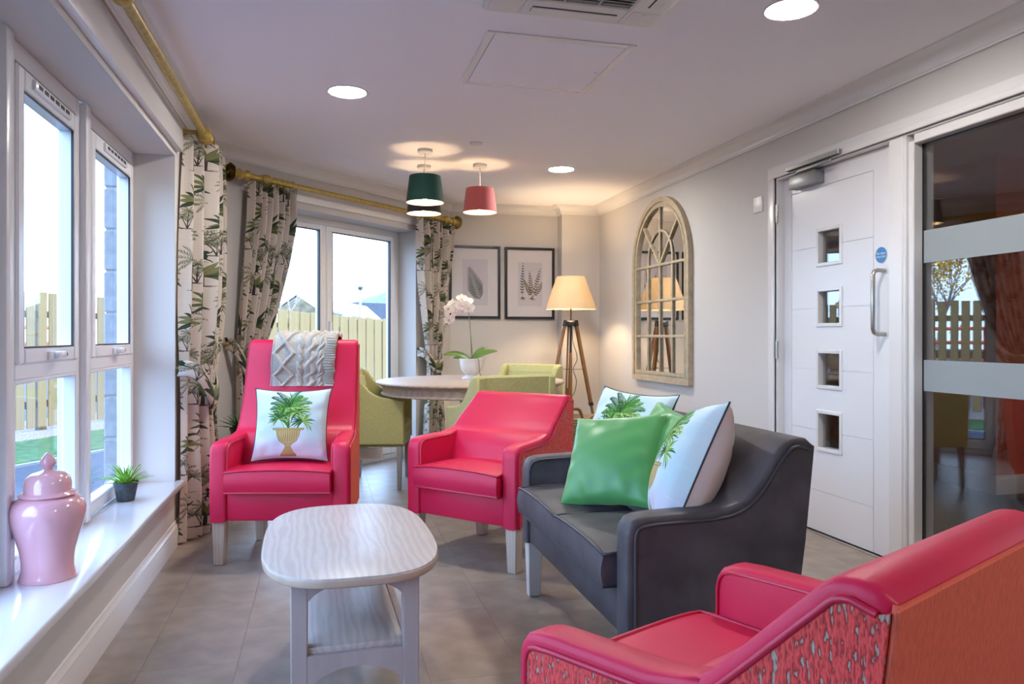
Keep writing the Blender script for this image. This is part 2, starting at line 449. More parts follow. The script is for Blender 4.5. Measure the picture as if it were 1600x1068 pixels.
def cushion_print(seed=0):
    S = 768; im = canvas(S, S, (.86, .885, .88)); R = random.Random(11 + seed)
    v = blotch(im, 1, 5, 4 + seed)[..., None]; yy = np.linspace(0, 1, S)[:, None, None]
    im = im * (1 - .6 * v) + np.array((.62, .77, .81)) * .6 * v
    pk = np.clip(1 - abs(yy - .18) / .18, 0, 1) * .45
    im = im * (1 - pk) + np.array((.80, .66, .76)) * pk
    for k in range(60):
        y = R.uniform(0, S); x = R.uniform(-100, S); stroke(im, [(x, y), (x + R.uniform(80, 260), y + R.uniform(-6, 6))], 5, 2, R.choice(((.95, .96, .96), (.72, .83, .86))), .16)
    gr = [(.16, .36, .13), (.24, .47, .16), (.38, .56, .22), (.11, .28, .14), (.62, .74, .40)]
    b = (384, 318)
    for x, h_ in ((-8, 120), (10, 100), (0, 150)): stroke(im, arc(b, PI / 2 + x * .012, h_, -x * .02), 14, 6, (.30, .33, .14))
    heads = [(384, 478, 14, 0), (322, 450, 10, 1.4), (452, 455, 10, -.9), (300, 398, 8, 2.2), (500, 372, 9, -1.6), (398, 540, 8, .2)]
    for hx, hy, n, tilt in heads:
        stroke(im, [b, ((b[0] + hx) / 2, (b[1] + hy) / 2 + 20), (hx, hy)], 6, 4, (.30, .38, .14))
        for k in range(n * 3):
            a = -.7 + (PI + 1.4) * k / (n * 3 - 1) + R.uniform(-.08, .08)
            blade(im, (hx, hy), a, R.uniform(75, 120), R.uniform(7, 12), (-1 if math.cos(a) > 0 else 1) * R.uniform(.4, 1.0), R.choice(gr))
    for k in range(9):
        a = .25 + k * (PI - .5) / 8; frond(im, (384, 500), a, R.uniform(130, 190), (-1 if math.cos(a) > 0 else 1) * .8, 44, R.choice(gr), False, 14, 6, droop=.5, rnd=R)
    tan, dk2, hi = (.72, .62, .40), (.48, .38, .22), (.86, .78, .56)
    def sym(pts, c): fill(im, [(384 + x, y) for x, y in pts] + [(384 - x, y) for x, y in pts[::-1]], c)
    sym([(130, 318), (130, 304), (100, 298), (92, 250), (70, 205), (30, 178), (22, 160), (40, 120), (58, 95), (60, 82), (0, 82), (0, 318)], dk2)
    sym([(126, 316), (126, 306), (97, 299), (88, 250), (66, 207), (27, 181), (19, 160), (36, 121), (54, 97), (54, 86), (0, 86), (0, 316)], tan)
    for k in range(-4, 5):
        stroke(im, [(384 + k * 19, 296), (384 + k * 18, 250), (384 + k * 11, 200)], 4, 3, dk2, .8); stroke(im, [(390 + k * 19, 296), (390 + k * 18, 250), (388 + k * 11, 200)], 5, 3, hi, .7)
    for y, w in ((318, 130), (302, 104), (180, 34), (160, 24), (96, 58)): stroke(im, [(384 - w, y), (384 + w, y)], 3, 3, dk2, .9)
    for k in range(-2, 3): stroke(im, [(384 + k * 6, 158), (384 + k * 16, 100)], 3, 3, dk2, .6)
    k = 1.30; c0 = np.array((384, 330))                      # enlarge the motif about its middle
    yy, xx = np.mgrid[0:S, 0:S]; sx = np.clip((xx - 384) / k + 384, 0, S - 1).astype(int); sy = np.clip((yy - 372) / k + 352, 0, S - 1).astype(int)
    return to_image('cushion_print', im[sy, sx])

def fern_art():
    W, H = 360, 560; im = canvas(W, H, (.80, .78, .82)); R = random.Random(3); g = (.10, .21, .055)
    c = arc((255, 70), PI / 2 + .42, 430, -.08, 40)
    for i in range(2, 39, 2):
        t = c[i] - c[i - 1]; a = math.atan2(t[1], t[0]); f = min(1, .5 + 2.2 * i / 40) * (1.02 - i / 40) ** .75
        for s in (-1, 1):
            L_ = 175 * f; sc = arc(c[i], a + s * 1.12, L_, -s * .35, 9); gg = tuple(np.array(g) * R.uniform(.75, 1.35))
            blade(im, c[i], a + s * 1.12, L_, 13 * (.4 + .6 * f), -s * .35, gg)
            for j in range(1, 9):
                tt = sc[j] - sc[j - 1]; aa = math.atan2(tt[1], tt[0])
                for q in (-1, 1): blade(im, sc[j], aa + q * .9, 11 * (1.15 - j / 10) * (.4 + f * .7), 4, 0, gg)
    stroke(im, c, 5, 2, (.17, .22, .09))
    return to_image('fern_art', im)

def herb_art():
    W, H = 360, 560; im = canvas(W, H, (.80, .78, .81)); R = random.Random(4)
    def sprig(p, ang, L_, bend, ll, cols, n, lw):
        c = arc(p, ang, L_, bend, n); stroke(im, c, 4, 2, (.35, .30, .12))
        for i in range(2, n + 1):
            t = c[i] - c[i - 1]; a = math.atan2(t[1], t[0]); f = math.sin(PI * (.2 + .75 * i / n))
            for s in (-1, 1): blade(im, c[i], a + s * .95, ll * f, lw, -s * .2, R.choice(cols))
    gold = [(.42, .31, .05), (.30, .27, .06), (.48, .35, .07), (.22, .25, .07)]
    for a, L_ in ((1.72, 330), (1.22, 380), (2.15, 250), (.80, 300)): sprig((215, 110), a, L_, (1.57 - a) * .35, 44, gold, 11, 13)
    sprig((70, 100), 1.6, 440, -.12, 40, [(.16, .24, .09), (.11, .19, .08)], 13, 12)
    c = [(70, 190)]
    for k in range(14): blade(im, (70, 120), R.uniform(3.6, 5.8), R.uniform(30, 60), 5, R.uniform(-.5, .5), (.42, .33, .15)); blade(im, (215, 115), R.uniform(3.6, 5.8), R.uniform(25, 55), 5, R.uniform(-.5, .5), (.42, .33, .15))
    return to_image('herb_art', im)

M = {}
M['wall'] = mat('wall_paint', (.58, .555, .53), .75, spec=.3, bump=.05, bscale=400)
M['ceiling'] = mat('ceiling_paint', (.85, .82, .845), .8, spec=.25)
M['trim'] = mat('white_gloss_paint', (.72, .70, .69), .22)
M['sill'] = mat('sill_laminate', (.66, .66, .68), .14)
M['upvc'] = mat('white_upvc', (.74, .75, .78), .25)
M['door'] = mat('white_door_skin', (.74, .73, .74), .28, bump=.06, bscale=300, stretch=(1, 1, .06))
M['gasket'] = mat('black_gasket', (.02, .02, .025), .5)
M['pane'] = pane_mat('window_pane', (.96, .985, .98), 1.18)
M['artglass'] = pane_mat('picture_glass', (.98, .98, .98), 1.22)
M['screen'] = pane_mat('screen_pane', (.86, .87, .87), 2.05)
M['frost'] = frost_mat('frosted_film')
M['brass'] = mat('antique_gold', (.40, .275, .065), .38, .35, var=.2, vscale=40)
M['steel'] = mat('brushed_steel', (.50, .47, .43), .3, 1.0)
M['silver'] = mat('silver_paint', (.27, .27, .27), .35, .5)
M['red'] = mat('crimson_leather', (.60, .011, .062), .44, spec=.36, bump=.12, bscale=350, var=.05, vscale=5)
M['redpipe'] = mat('crimson_piping', (.50, .010, .05), .38)
M['char'] = mat('charcoal_suede_leather', (.056, .048, .054), .55, bump=.12, bscale=250, var=.32, vscale=9, detail=8)
M['charpipe'] = mat('charcoal_piping', (.035, .03, .036), .5)
M['ashleg'] = wood('limed_ash', (.60, .50, .42), (.47, .385, .32), .5, (1, 1, .15), 20, 3)
M['whiteleg'] = mat('pale_grey_leg', (.56, .53, .52), .45)
M['lime'] = mat('lime_linen', (.47, .44, .175), .85, bump=.5, bscale=420, var=.15, vscale=160, sheen=.2)
M['greyleg'] = mat('grey_leg', (.30, .29, .28), .4)
M['greensatin'] = mat('green_satin', (.085, .30, .085), .38, spec=.5, sheen=.3)
M['cream'] = mat('cream_cotton', (.66, .60, .57), .85, bump=.2, bscale=300)
M['navycord'] = mat('dark_piping', (.02, .03, .035), .6)
M['knit'] = mat('oatmeal_wool', (.49, .445, .385), .95, bump=.9, bscale=260, var=.2, vscale=180)
M['walnut'] = wood('teak_leg', (.33, .16, .055), (.20, .085, .03), .45, (1, 1, .2), 18, 2)
M['black'] = mat('black_metal', (.015, .014, .014), .45)
M['blackframe'] = mat('black_frame', (.012, .012, .014), .35)
M['mount'] = mat('white_mount', (.70, .67, .69), .8)
M['mirrorframe'] = mat('cream_painted_frame', (.43, .355, .245), .55, var=.14, vscale=24, bump=.15, bscale=90)
M['mirror'] = mat('mirror_glass', (.86, .87, .87), .0, 1.0)
M['pink'] = mat('pink_glaze', (.74, .40, .46), .04, coat=.8)
M['slate'] = mat('slate_pot', (.045, .055, .065), .75, var=.3, vscale=60)
M['spike'] = mat('spike_leaf', (.20, .40, .05), .45, var=.35, vscale=30)
M['spikedark'] = mat('dark_spike_leaf', (.05, .16, .03), .5, var=.35, vscale=30)
M['urn'] = mat('white_stone', (.72, .71, .69), .5, var=.1, vscale=18, bump=.2, bscale=60)
M['orchidleaf'] = mat('orchid_leaf', (.09, .17, .025), .35, var=.2, vscale=12)
M['stem'] = mat('green_stem', (.16, .21, .05), .5)
M['petal'] = mat('orchid_petal', (.88, .80, .70), .5, var=.06, vscale=40)
M['lip'] = mat('orchid_lip', (.78, .52, .62), .5)
M['bark'] = mat('root_brown', (.16, .11, .06), .8)
M['seagrass'] = mat('seagrass_coil', (.50, .37, .23), .9, bump=.9, bscale=120, var=.3, vscale=70, stretch=(1, 1, 5))
M['seagrasstop'] = mat('brown_handle', (.25, .12, .05), .8, bump=.5, bscale=150)
M['whitewash'] = wood('whitewashed_oak', (.52, .41, .32), (.38, .285, .21), .5, (.14, 1, 1), 9, 9, 'Y')
M['palewood'] = wood('grey_ash_laminate', (.56, .505, .475), (.42, .37, .35), .38, (1, .16, 1), 13, 11)
M['tabletrim'] = mat('table_edge', (.47, .36, .285), .35, var=.12, vscale=12)
M['greywood'] = mat('grey_stained_wood', (.43, .365, .36), .45, var=.06, vscale=20, stretch=(1, 1, .12))
M['teal'] = mat('bottle_green_velvet', (.006, .05, .036), .8, sheen=.12)
M['navy'] = mat('navy_velvet', (.02, .018, .03), .8, sheen=.3)
M['rose'] = mat('rose_velvet', (.48, .10, .10), .8, sheen=.3)
M['plastic'] = mat('white_plastic', (.72, .70, .70), .35)
M['darkslot'] = mat('dark_slot', (.02, .02, .022), .7)
M['acgrey'] = mat('cassette_plastic', (.70, .67, .63), .45)
M['acslat'] = mat('grille_plastic', (.50, .48, .45), .5)
M['blue'] = mat('blue_sign', (.02, .19, .46), .3)
M['paper'] = mat('white_paper', (.8, .8, .8), .6)
M['redwall'] = mat('red_wall_paint', (.55, .09, .05), .7)
M['carpet'] = mat('dark_carpet', (.045, .052, .064), .95, bump=.6, bscale=300, var=.3, vscale=90)
M['tile'] = mat('taupe_vinyl', (.285, .23, .185), .38, spec=.45, var=.16, vscale=9, bump=.06, bscale=120, detail=8)
M['joint'] = mat('tile_joint', (.23, .185, .15), .7)
M['fence'] = wood('fence_board', (.245, .178, .078), (.19, .136, .055), .85, (1, 1, .12), 9, 4)
M['fencedark'] = mat('fence_rail', (.16, .12, .07), .9)
M['asphalt'] = mat('asphalt', (.05, .057, .075), .95, var=.2, vscale=30, bump=.6, bscale=60)
M['kerb'] = mat('kerb_concrete', (.30, .30, .29), .9)
M['grass'] = mat('lawn', (.05, .115, .022), .95, var=.4, vscale=9, bump=1.0, bscale=60)
M['gravel'] = mat('gravel', (.27, .22, .19), .95, var=.5, vscale=45, bump=1.0, bscale=40)
M['block'] = mat('grey_block', (.26, .27, .28), .9, var=.2, vscale=25, bump=.5, bscale=60)
M['mortar'] = mat('mortar', (.34, .34, .33), .95)
M['barrier'] = mat('orange_barrier', (.80, .12, .045), .6)
M['stonewall'] = mat('far_stone', (.15, .125, .08), .95, var=.3, vscale=3)
M['paleroof'] = mat('pale_roof', (.42, .43, .45), .8)
M['slateroof'] = mat('slate_roof', (.042, .046, .055), .9, spec=.1, var=.15, vscale=4)
M['hill'] = mat('hill', (.11, .125, .135), .95, var=.3, vscale=.15)
M['galv'] = mat('galvanised', (.30, .30, .30), .5, .3)
M['autumn'] = mat('autumn_leaf', (.86, .50, .07), .8, var=.35, vscale=3)
M['barkgrey'] = mat('bark_grey', (.30, .25, .22), .9)
M['downlight'] = emit('downlight_glow', (1.0, .97, .92), DOWNLIGHT_E)
M['bulb'] = emit('bulb_glow', (1.0, .74, .42), 16.0)
M['lining'] = mat('shade_lining', (.80, .72, .58), .7)

def woven_mat(name, c1, c2, dots=True):
    m = bpy.data.materials.new(name); m.use_nodes = True
    N = m.node_tree.nodes; L = m.node_tree.links; b = N['Principled BSDF']; b.inputs['Roughness'].default_value = .85; b.inputs['Specular IOR Level'].default_value = .25
    tc = N.new('ShaderNodeTexCoord'); mp = N.new('ShaderNodeMapping'); mp.inputs['Scale'].default_value = (165, 165, 46) if dots else (420, 420, 34)
    v = N.new('ShaderNodeTexNoise'); v.inputs['Scale'].default_value = 1.0; v.inputs['Detail'].default_value = 1.5 if dots else 3
    L.new(tc.outputs['Object'], mp.inputs[0]); L.new(mp.outputs[0], v.inputs['Vector'])
    cr = N.new('ShaderNodeValToRGB'); e = cr.color_ramp.elements
    if dots:
        e[0].position = .335; e[0].color = (*c2, 1); e[1].position = .39; e[1].color = (*[x * .45 for x in c1], 1)
        for p, k in ((.47, .95), (.56, 1.2), (.70, .7)): cr.color_ramp.elements.new(p).color = (*[x * k for x in c1], 1)
    else:
        e[0].position = .3; e[0].color = (*[x * .80 for x in c1], 1); e[1].position = .65; e[1].color = (*[x * 1.10 for x in c1], 1)
    L.new(v.outputs[0], cr.inputs[0]); L.new(cr.outputs[0], b.inputs['Base Color'])
    bp = N.new('ShaderNodeBump'); bp.inputs['Strength'].default_value = .8 if dots else .4; bp.inputs['Distance'].default_value = .006 if dots else .002
    L.new(v.outputs[0], bp.inputs['Height']); L.new(bp.outputs[0], b.inputs['Normal'])
    return m
M['weave'] = woven_mat('red_dotted_weave', (.66, .075, .07), (.40, .32, .27), True)
M['weave2'] = woven_mat('orange_red_rib_cloth', (.70, .135, .085), (.4, .1, .1), False)

def shade_mat():
    m = bpy.data.materials.new('linen_shade'); m.use_nodes = True
    N = m.node_tree.nodes; L = m.node_tree.links; N.remove(N['Principled BSDF']); out = N['Material Output']
    tc = N.new('ShaderNodeTexCoord'); mp = N.new('ShaderNodeMapping'); mp.inputs['Scale'].default_value = (40, 40, 160)
    n = N.new('ShaderNodeTexNoise'); n.inputs['Scale'].default_value = 2.0
    mx0 = N.new('ShaderNodeMixRGB'); mx0.inputs[1].default_value = (.52, .44, .31, 1); mx0.inputs[2].default_value = (.72, .62, .46, 1)
    L.new(tc.outputs['Object'], mp.inputs[0]); L.new(mp.outputs[0], n.inputs['Vector']); L.new(n.outputs[0], mx0.inputs[0])
    d = N.new('ShaderNodeBsdfDiffuse'); t = N.new('ShaderNodeBsdfTranslucent'); mx = N.new('ShaderNodeMixShader'); mx.inputs[0].default_value = .36
    L.new(mx0.outputs[0], d.inputs[0]); L.new(mx0.outputs[0], t.inputs[0])
    L.new(d.outputs[0], mx.inputs[1]); L.new(t.outputs[0], mx.inputs[2]); L.new(mx.outputs[0], out.inputs[0])
    return m
M['linen'] = shade_mat()
IMG_PALM = palm_cloth()
M['palm'] = image_mat('palm_print_linen', IMG_PALM, .85, .18, (1 / .66, 1 / .66))
M['cushprint'] = image_mat('urn_print_cotton', cushion_print(), .8, bump=.25)
M['fernart'] = image_mat('fern_print', fern_art(), .7)
M['herbart'] = image_mat('herb_print', herb_art(), .7)

# ------------------------------------------------------------------ room shell
XL, XR, YB, YF, CZ = -.754, 2.659, 7.19, -2.6, 2.37
QB = 6.0 / math.sqrt(2)                       # bay wall: (y - x) / sqrt2
R2 = 1 / math.sqrt(2)
MBAY = Matrix(((R2, -R2, 0, -QB * R2), (R2, R2, 0, QB * R2), (0, 0, 1, 0), (0, 0, 0, 1)))   # (along wall, outwards, up)
def bay(s, n, z): return MBAY @ Vector((s, n, z))
ROOM = [(XL, YF), (XL, XL + 6.0), (YB - 6.0, YB), (2.268, YB), (2.268, 7.053), (XR, 7.053), (XR, YF)]

def clip(poly, a, b, c):
    out = []
    for i in range(len(poly)):
        p, q = poly[i], poly[(i + 1) % len(poly)]
        dp, dq = a * p[0] + b * p[1] - c, a * q[0] + b * q[1] - c
        if dp <= 0: out.append(p)
        if dp * dq < 0:
            t = dp / (dp - dq); out.append((p[0] + (q[0] - p[0]) * t, p[1] + (q[1] - p[1]) * t))
    return out

def wall(name, boxes, m=None, Mx=None):
    bm = bmesh.new()
    for b in boxes: add_box(bm, *b, M=Mx)
    return structure(obj_bm(name, bm, m or M['wall'], smooth=False))

W1 = (.22, 4.322, .335, 2.055)
wall_left = wall('wall_left', [(-.964, XL, YF - .1, W1[0], -.06, CZ), (-.964, XL, W1[1], 5.30, -.06, CZ), (-.964, XL, W1[0], W1[1], -.06, W1[2] - .03), (-.964, XL, W1[0], W1[1], W1[3], CZ)])
D1 = (3.58, 5.40, 0.0, 2.045)
wall_bay = wall('wall_bay', [(3.05, D1[0], 0, .21, -.06, CZ), (D1[1], 6.0, 0, .21, -.06, CZ), (D1[0], D1[1], 0, .21, D1[3], CZ)], None, MBAY)
wall_back = wall('wall_back', [(1.10, 2.268, YB, YB + .25, -.06, CZ), (2.268, XR + .12, 7.053, YB + .25, -.06, CZ)])
wall_right = wall('wall_right', [(XR, XR + .12, YF - .1, 1.35, -.06, CZ), (XR, XR + .12, 4.085, 7.06, -.06, CZ), (XR, XR + .12, 1.35, 4.085, 2.065, CZ)])
wall_front = wall('wall_front', [(-.964, XR + .12, YF - .2, YF, -.06, CZ)])
# outer leaf of grey blocks at the window reveal and along the left elevation
blk = structure(box('wall_outer', -1.08, -.97, 4.30, 5.02, -.3, 2.6, M['mortar']))
bm = bmesh.new(); add_box(bm, -1.088, -1.0, 0, .44, 0, .205, .006, 1); bme = obj_bm('block', bm, M['block'], blk)
k0 = 0
for i in range(12):
    for j in range(2):
        o = bme if k0 == 0 else bme.copy()
        if k0: COL.objects.link(o); o.parent = blk
        k0 += 1
        o.location = (0, 4.292 + (j * .45 if i % 2 == 0 else j * .225), -.28 + i * .215)
        o.scale = (1, .93 if (i % 2 == 0 and j) or i % 2 == 0 else (.49 if j == 0 else 1.0), 1)

cx_ = sum(p[0] for p in ROOM) / len(ROOM); cy_ = 2.3
outp = offset_poly(ROOM + [ROOM[0]], -.205)
cpoly = [(-.96, YF - .19), (-.96, 5.16), (1.0, 7.40), (XR + .11, 7.40), (XR + .11, YF - .19)]
bm = bmesh.new(); add_prism(bm, cpoly, CZ, CZ + .12, 'z'); ceiling = structure(obj_bm('ceiling', bm, M['ceiling'], smooth=False))
bm = bmesh.new(); add_prism(bm, [(-.955, YF - .15), (-.955, 5.10), (1.05, 7.38), (XR + .1, 7.38), (XR + .1, YF - .15)], -.08, -.003, 'z')
floor = structure(obj_bm('floor', bm, M['joint'], smooth=False))
tile_cache = {}
def add_tile(poly):
    bm = bmesh.new(); add_prism(bm, poly, -.004, 0.0, 'z')
    return obj_bm('tile', bm, M['tile'], floor, smooth=False)
nt_ = 0
for i in range(-3, 9):
    for j in range(-5, 13):
        x0, x1 = .03 + i * .305, .03 + (i + 1) * .305; off = 0 if i % 2 == 0 else .305
        y0, y1 = -.34 + j * .61 + off, -.34 + (j + 1) * .61 + off; g = .0004
        full = (x0 + g, x1 - g, y0 + g, y1 - g)
        poly = [(full[0], full[2]), (full[1], full[2]), (full[1], full[3]), (full[0], full[3])]
        if y1 < .4: continue
        for h in ((-1, 0, -XL), (1, 0, XR + .09), (0, 1, YB), (0, -1, -YF), (-R2, R2, QB + .2)):
            if poly: poly = clip(poly, *h)
        if len(poly) >= 3:
            if len(poly) == 4 and abs(poly[0][0] - full[0]) < 1e-6 and abs(poly[2][1] - full[3]) < 1e-6 and abs(poly[2][0] - full[1]) < 1e-6 and abs(poly[0][1] - full[2]) < 1e-6:
                if 'b' not in tile_cache:
                    tile_cache['b'] = add_tile([(g - .1525, g - .305), (.1525 - g, g - .305), (.1525 - g, .305 - g), (g - .1525, .305 - g)]); o = tile_cache['b']
                else:
                    o = tile_cache['b'].copy(); COL.objects.link(o); o.parent = floor
                o.location = ((x0 + x1) / 2, (y0 + y1) / 2, 0)
            else: add_tile(poly)
            nt_ += 1
# the floor behind the camera, never in view
bm = bmesh.new(); add_prism(bm, [(XL, YF), (XR, YF), (XR, .3), (XL, .3)], -.004, -.001, 'z'); obj_bm('tile', bm, M['tile'], floor, smooth=False)

def swept(name, poly, prof, m, i0=0, i1=None):
    # profile points (distance from the wall, z) swept along a polyline whose room side is on its right
    offs = [offset_poly(poly, d) for d, z in prof]
    i1 = len(poly) - 1 if i1 is None else i1
    out = []
    for i in range(i0, i1):
        V = []; Fc = []
        for k, (d, z) in enumerate(prof):
            V += [(*offs[k][i], z), (*offs[k][i + 1], z)]
        n = len(prof)
        for k in range(n - 1): Fc.append((2 * k, 2 * k + 1, 2 * k + 3, 2 * k + 2))
        Fc.append(tuple(2 * k for k in range(n))[::-1]); Fc.append(tuple(2 * k + 1 for k in range(n)))
        o = obj_pd(name[i - i0] if isinstance(name, (list, tuple)) else name, V, Fc, m, None, True, angle=25)
        structure(o); out.append(o)
    return out
cprof = [(0, 2.287), (.010, 2.285), (.014, 2.294), (.018, 2.296)] + [(.018 + .062 * (1 - math.cos(t)), 2.296 + .062 * math.sin(t)) for t in np.linspace(.15, PI / 2 - .1, 7)] + [(.080, 2.361), (.090, 2.363), (.092, 2.3705), (0, 2.3705)]
swept(['trim_%d' % k for k in range(1, 8)], ROOM, cprof, M['trim'])
bprof = [(0, 0), (.018, 0), (.018, .088), (.0155, .094), (.0155, .100), (.011, .108), (.007, .116), (.006, .124), (0, .126)]
bs = lambda s: tuple(bay(s, 0, 0))[:2]
swept(['baseboard_left', 'baseboard_bay'], [ROOM[0], ROOM[1], bs(D1[0])], bprof, M['trim'])
swept(['baseboard_bay', 'baseboard_back', 'baseboard_pier', 'baseboard_pier', 'baseboard_right'], [bs(D1[1]), ROOM[2], ROOM[3], ROOM[4], ROOM[5], (XR, 4.119)], bprof, M['trim'])
swept(['baseboard_right'], [(XR, 1.28), ROOM[6]], bprof, M['trim'])

def frame_rect(bm, a0, a1, z0, z1, w, d0, d1, plane='yz', bev=.004, Mx=None, wt=None, wb=None):
    # rectangular frame of four bars; plane 'yz': depth is x, runs along y; 'sn': runs along x, depth is y (with matrix)
    wt = w if wt is None else wt; wb = w if wb is None else wb
    for p in ((a0, a0 + w, z0, z1), (a1 - w, a1, z0, z1), (a0 + w, a1 - w, z0, z0 + wb), (a0 + w, a1 - w, z1 - wt, z1)):
        if plane == 'yz': add_box(bm, d0, d1, p[0], p[1], p[2], p[3], bev, 1, Mx)
        else: add_box(bm, p[0], p[1], d0, d1, p[2], p[3], bev, 1, Mx)

# ---- window_1: the long window in the left wall, five units coupled by posts
window_1 = structure(bpy.data.objects.new('window_1', None)); link(window_1)
bm = bmesh.new(); add_box(bm, -.957, -.712, W1[0] + .001, W1[1] - .001, .303, .335, .007, 3); add_box(bm, XL + .001, -.712, W1[1] - .02, W1[1] + .03, .303, .335, .007, 3)
obj_bm('sill', bm, M['sill'], window_1)
units = [(3.482, 4.322), (2.677, 3.418), (1.872, 2.613), (1.067, 1.808), (.22, 1.003)]
for ui, (a, b) in enumerate(units):
    bm = bmesh.new(); frame_rect(bm, a, b, .335, 2.055, .052, -1.022, -.955, wt=.07, wb=.05)
    add_box(bm, -1.022, -.950, a + .05, b - .05, .955, 1.012, .006, 1)
    obj_bm('window_frame', bm, M['upvc'], window_1)
    bm = bmesh.new(); frame_rect(bm, a + .058, b - .058, 1.006, 1.978, .058, -1.005, -.942, bev=.008, wt=.075)
    sash = obj_bm('sash', bm, M['upvc'], window_1)
    bm = bmesh.new(); frame_rect(bm, a + .050, b - .050, 1.000, 1.985, .010, -.975, -.9535, bev=0); frame_rect(bm, a + .113, b - .113, 1.061, 1.906, .005, -.953, -.9445, bev=0)
    obj_bm('gasket', bm, M['gasket'], sash, smooth=False)
    box('pane', -.985, -.979, a + .112, b - .112, 1.060, 1.907, M['pane'], sash)
    bm = bmesh.new(); frame_rect(bm, a + .050, b - .050, .383, .957, .014, -1.0, -.951, bev=.004)
    obj_bm('glazing_bead', bm, M['upvc'], window_1)
    box('pane', -.985, -.979, a + .055, b - .055, .385, .955, M['pane'], window_1)
    c = (a + b) / 2
    bm = bmesh.new(); add_box(bm, -.944, -.930, c - .045, c + .02, 1.017, 1.047, .005, 2); add_box(bm, -.934, -.912, c - .012, c + .075, 1.022, 1.046, .008, 2)
    h = obj_bm('handle', bm, M['upvc'], sash)
    bm = bmesh.new(); add_lathe(bm, [(0, 0), (.011, 0), (.011, .004), (0, .004)], 12, Matrix.Translation((-.923, c + .075, 1.034)) @ Matrix.Rotation(-PI / 2, 4, 'X'))
    obj_bm('handle_button', bm, M['darkslot'], sash)
    bm = bmesh.new(); add_box(bm, -.950, -.930, c - .19, c + .19, 1.926, 1.962, .006, 2)
    tv = obj_bm('trickle_vent', bm, M['upvc'], sash)
    bm = bmesh.new()
    for k in range(6): add_box(bm, -.9305, -.9285, c - .165 + k * .056, c - .165 + k * .056 + .038, 1.938, 1.951)
    obj_bm('vent_slots', bm, M['darkslot'], sash)
    if ui < 4: box('coupling_post', -1.02, -.930, units[ui + 1][1], a, .336, 2.05, M['upvc'], window_1, .006)
structure(box('trim_8', XL, XL + .033, .20, 4.37, 2.085, 2.225, M['trim'], bev=.003))

# ---- door_1: white glazed double doors in the bay
door_1 = structure(bpy.data.objects.new('door_1', None)); link(door_1)
bm = bmesh.new(); frame_rect(bm, D1[0], D1[1], 0.0, D1[3], .048, .200, .268, 'sn', .004, MBAY, wb=.045)
obj_bm('door_frame', bm, M['upvc'], door_1)
for a, b in ((3.630, 4.484), (4.490, 5.350)):
    bm = bmesh.new(); frame_rect(bm, a, b, .048, 1.995, .066, .190, .255, 'sn', .007, MBAY, wt=.045, wb=.092)
    lf = obj_bm('door_leaf', bm, M['upvc'], door_1)
    bm = bmesh.new(); frame_rect(bm, a + .060, b - .060, .134, 1.957, .013, .196, .219, 'sn', 0, MBAY)
    obj_bm('gasket', bm, M['gasket'], lf, smooth=False)
    box('pane', a + .063, b - .063, .220, .226, .137, 1.955, M['pane'], lf, M=MBAY)
bm = bmesh.new(); add_box(bm, 4.505, 4.535, .172, .190, 1.00, 1.22, .005, 2, MBAY); add_box(bm, 4.512, 4.63, .150, .164, 1.10, 1.12, .005, 2, MBAY); add_box(bm, 4.512, 4.53, .15, .19, 1.10, 1.12, .004, 1, MBAY)
obj_bm('door_handle', bm, M['upvc'], door_1)
bm = bmesh.new(); add_box(bm, 3.48, 5.72, -.024, 0, 2.092, 2.205, .003, 1, MBAY); structure(obj_bm('trim_9', bm, M['trim']))

# ---- door_2: white four-light door, and window_2: the glazed screen beside it
door_2 = structure(bpy.data.objects.new('door_2', None)); link(door_2)
DX = 2.700
bm = bmesh.new()
gy = [3.109, 3.2665, 3.2705, 3.511, 3.715, 3.9535, 3.9575, 4.030]
gz = [.010, .2345, .2385, .468, .574, .578, .683, .815, .912, .916, 1.018, 1.159, 1.254, 1.258, 1.361, 1.495, 1.598, 1.602, 1.695, 1.934, 1.938, 2.036]
holes = [(.468, .683), (.815, 1.018), (1.159, 1.361), (1.495, 1.695)]
for i in range(len(gy) - 1):
    for j in range(len(gz) - 1):
        yc, zc = (gy[i] + gy[i + 1]) / 2, (gz[j] + gz[j + 1]) / 2
        if 3.511 < yc < 3.715 and any(h0 < zc < h1 for h0, h1 in holes): continue
        vg = gy[i + 1] - gy[i] < .005 and zc < 1.938; hg = gz[j + 1] - gz[j] < .005 and 3.2665 < yc < 3.9575
        add_box(bm, DX + (.005 if vg or hg else 0), DX + .044, gy[i], gy[i + 1], gz[j], gz[j + 1])
bmesh.ops.remove_doubles(bm, verts=bm.verts[:], dist=1e-5)
obj_bm('door_leaf', bm, M['door'], door_2, smooth=False)
for h0, h1 in holes:
    bm = bmesh.new(); frame_rect(bm, 3.504, 3.722, h0 - .007, h1 + .007, .020, DX - .008, DX + .010, bev=.003)
    frame_rect(bm, 3.511, 3.715, h0, h1, .012, DX, DX + .044, bev=0)
    vf = obj_bm('vision_frame', bm, M['trim'], door_2)
    box('vision_pane', DX + .024, DX + .030, 3.515, 3.711, h0 + .004, h1 - .004, M['screen'], vf)
bm = bmesh.new(); add_box(bm, 2.655, 2.779, 4.033, 4.085, 0, 2.065, .004, 1); add_box(bm, 2.655, 2.779, 1.35, 4.034, 2.039, 2.065, .003, 1)
add_box(bm, 2.650, 2.779, 2.995, 3.106, 0, 2.04, .004, 1); add_box(bm, 2.664, 2.779, 2.962, 2.996, .1, 2.01, .004, 1); add_box(bm, 2.644, 2.66, 3.01, 3.075, 0, 2.04, .005, 1)
obj_bm('door_frame', bm, M['trim'], door_2)
bm = bmesh.new()
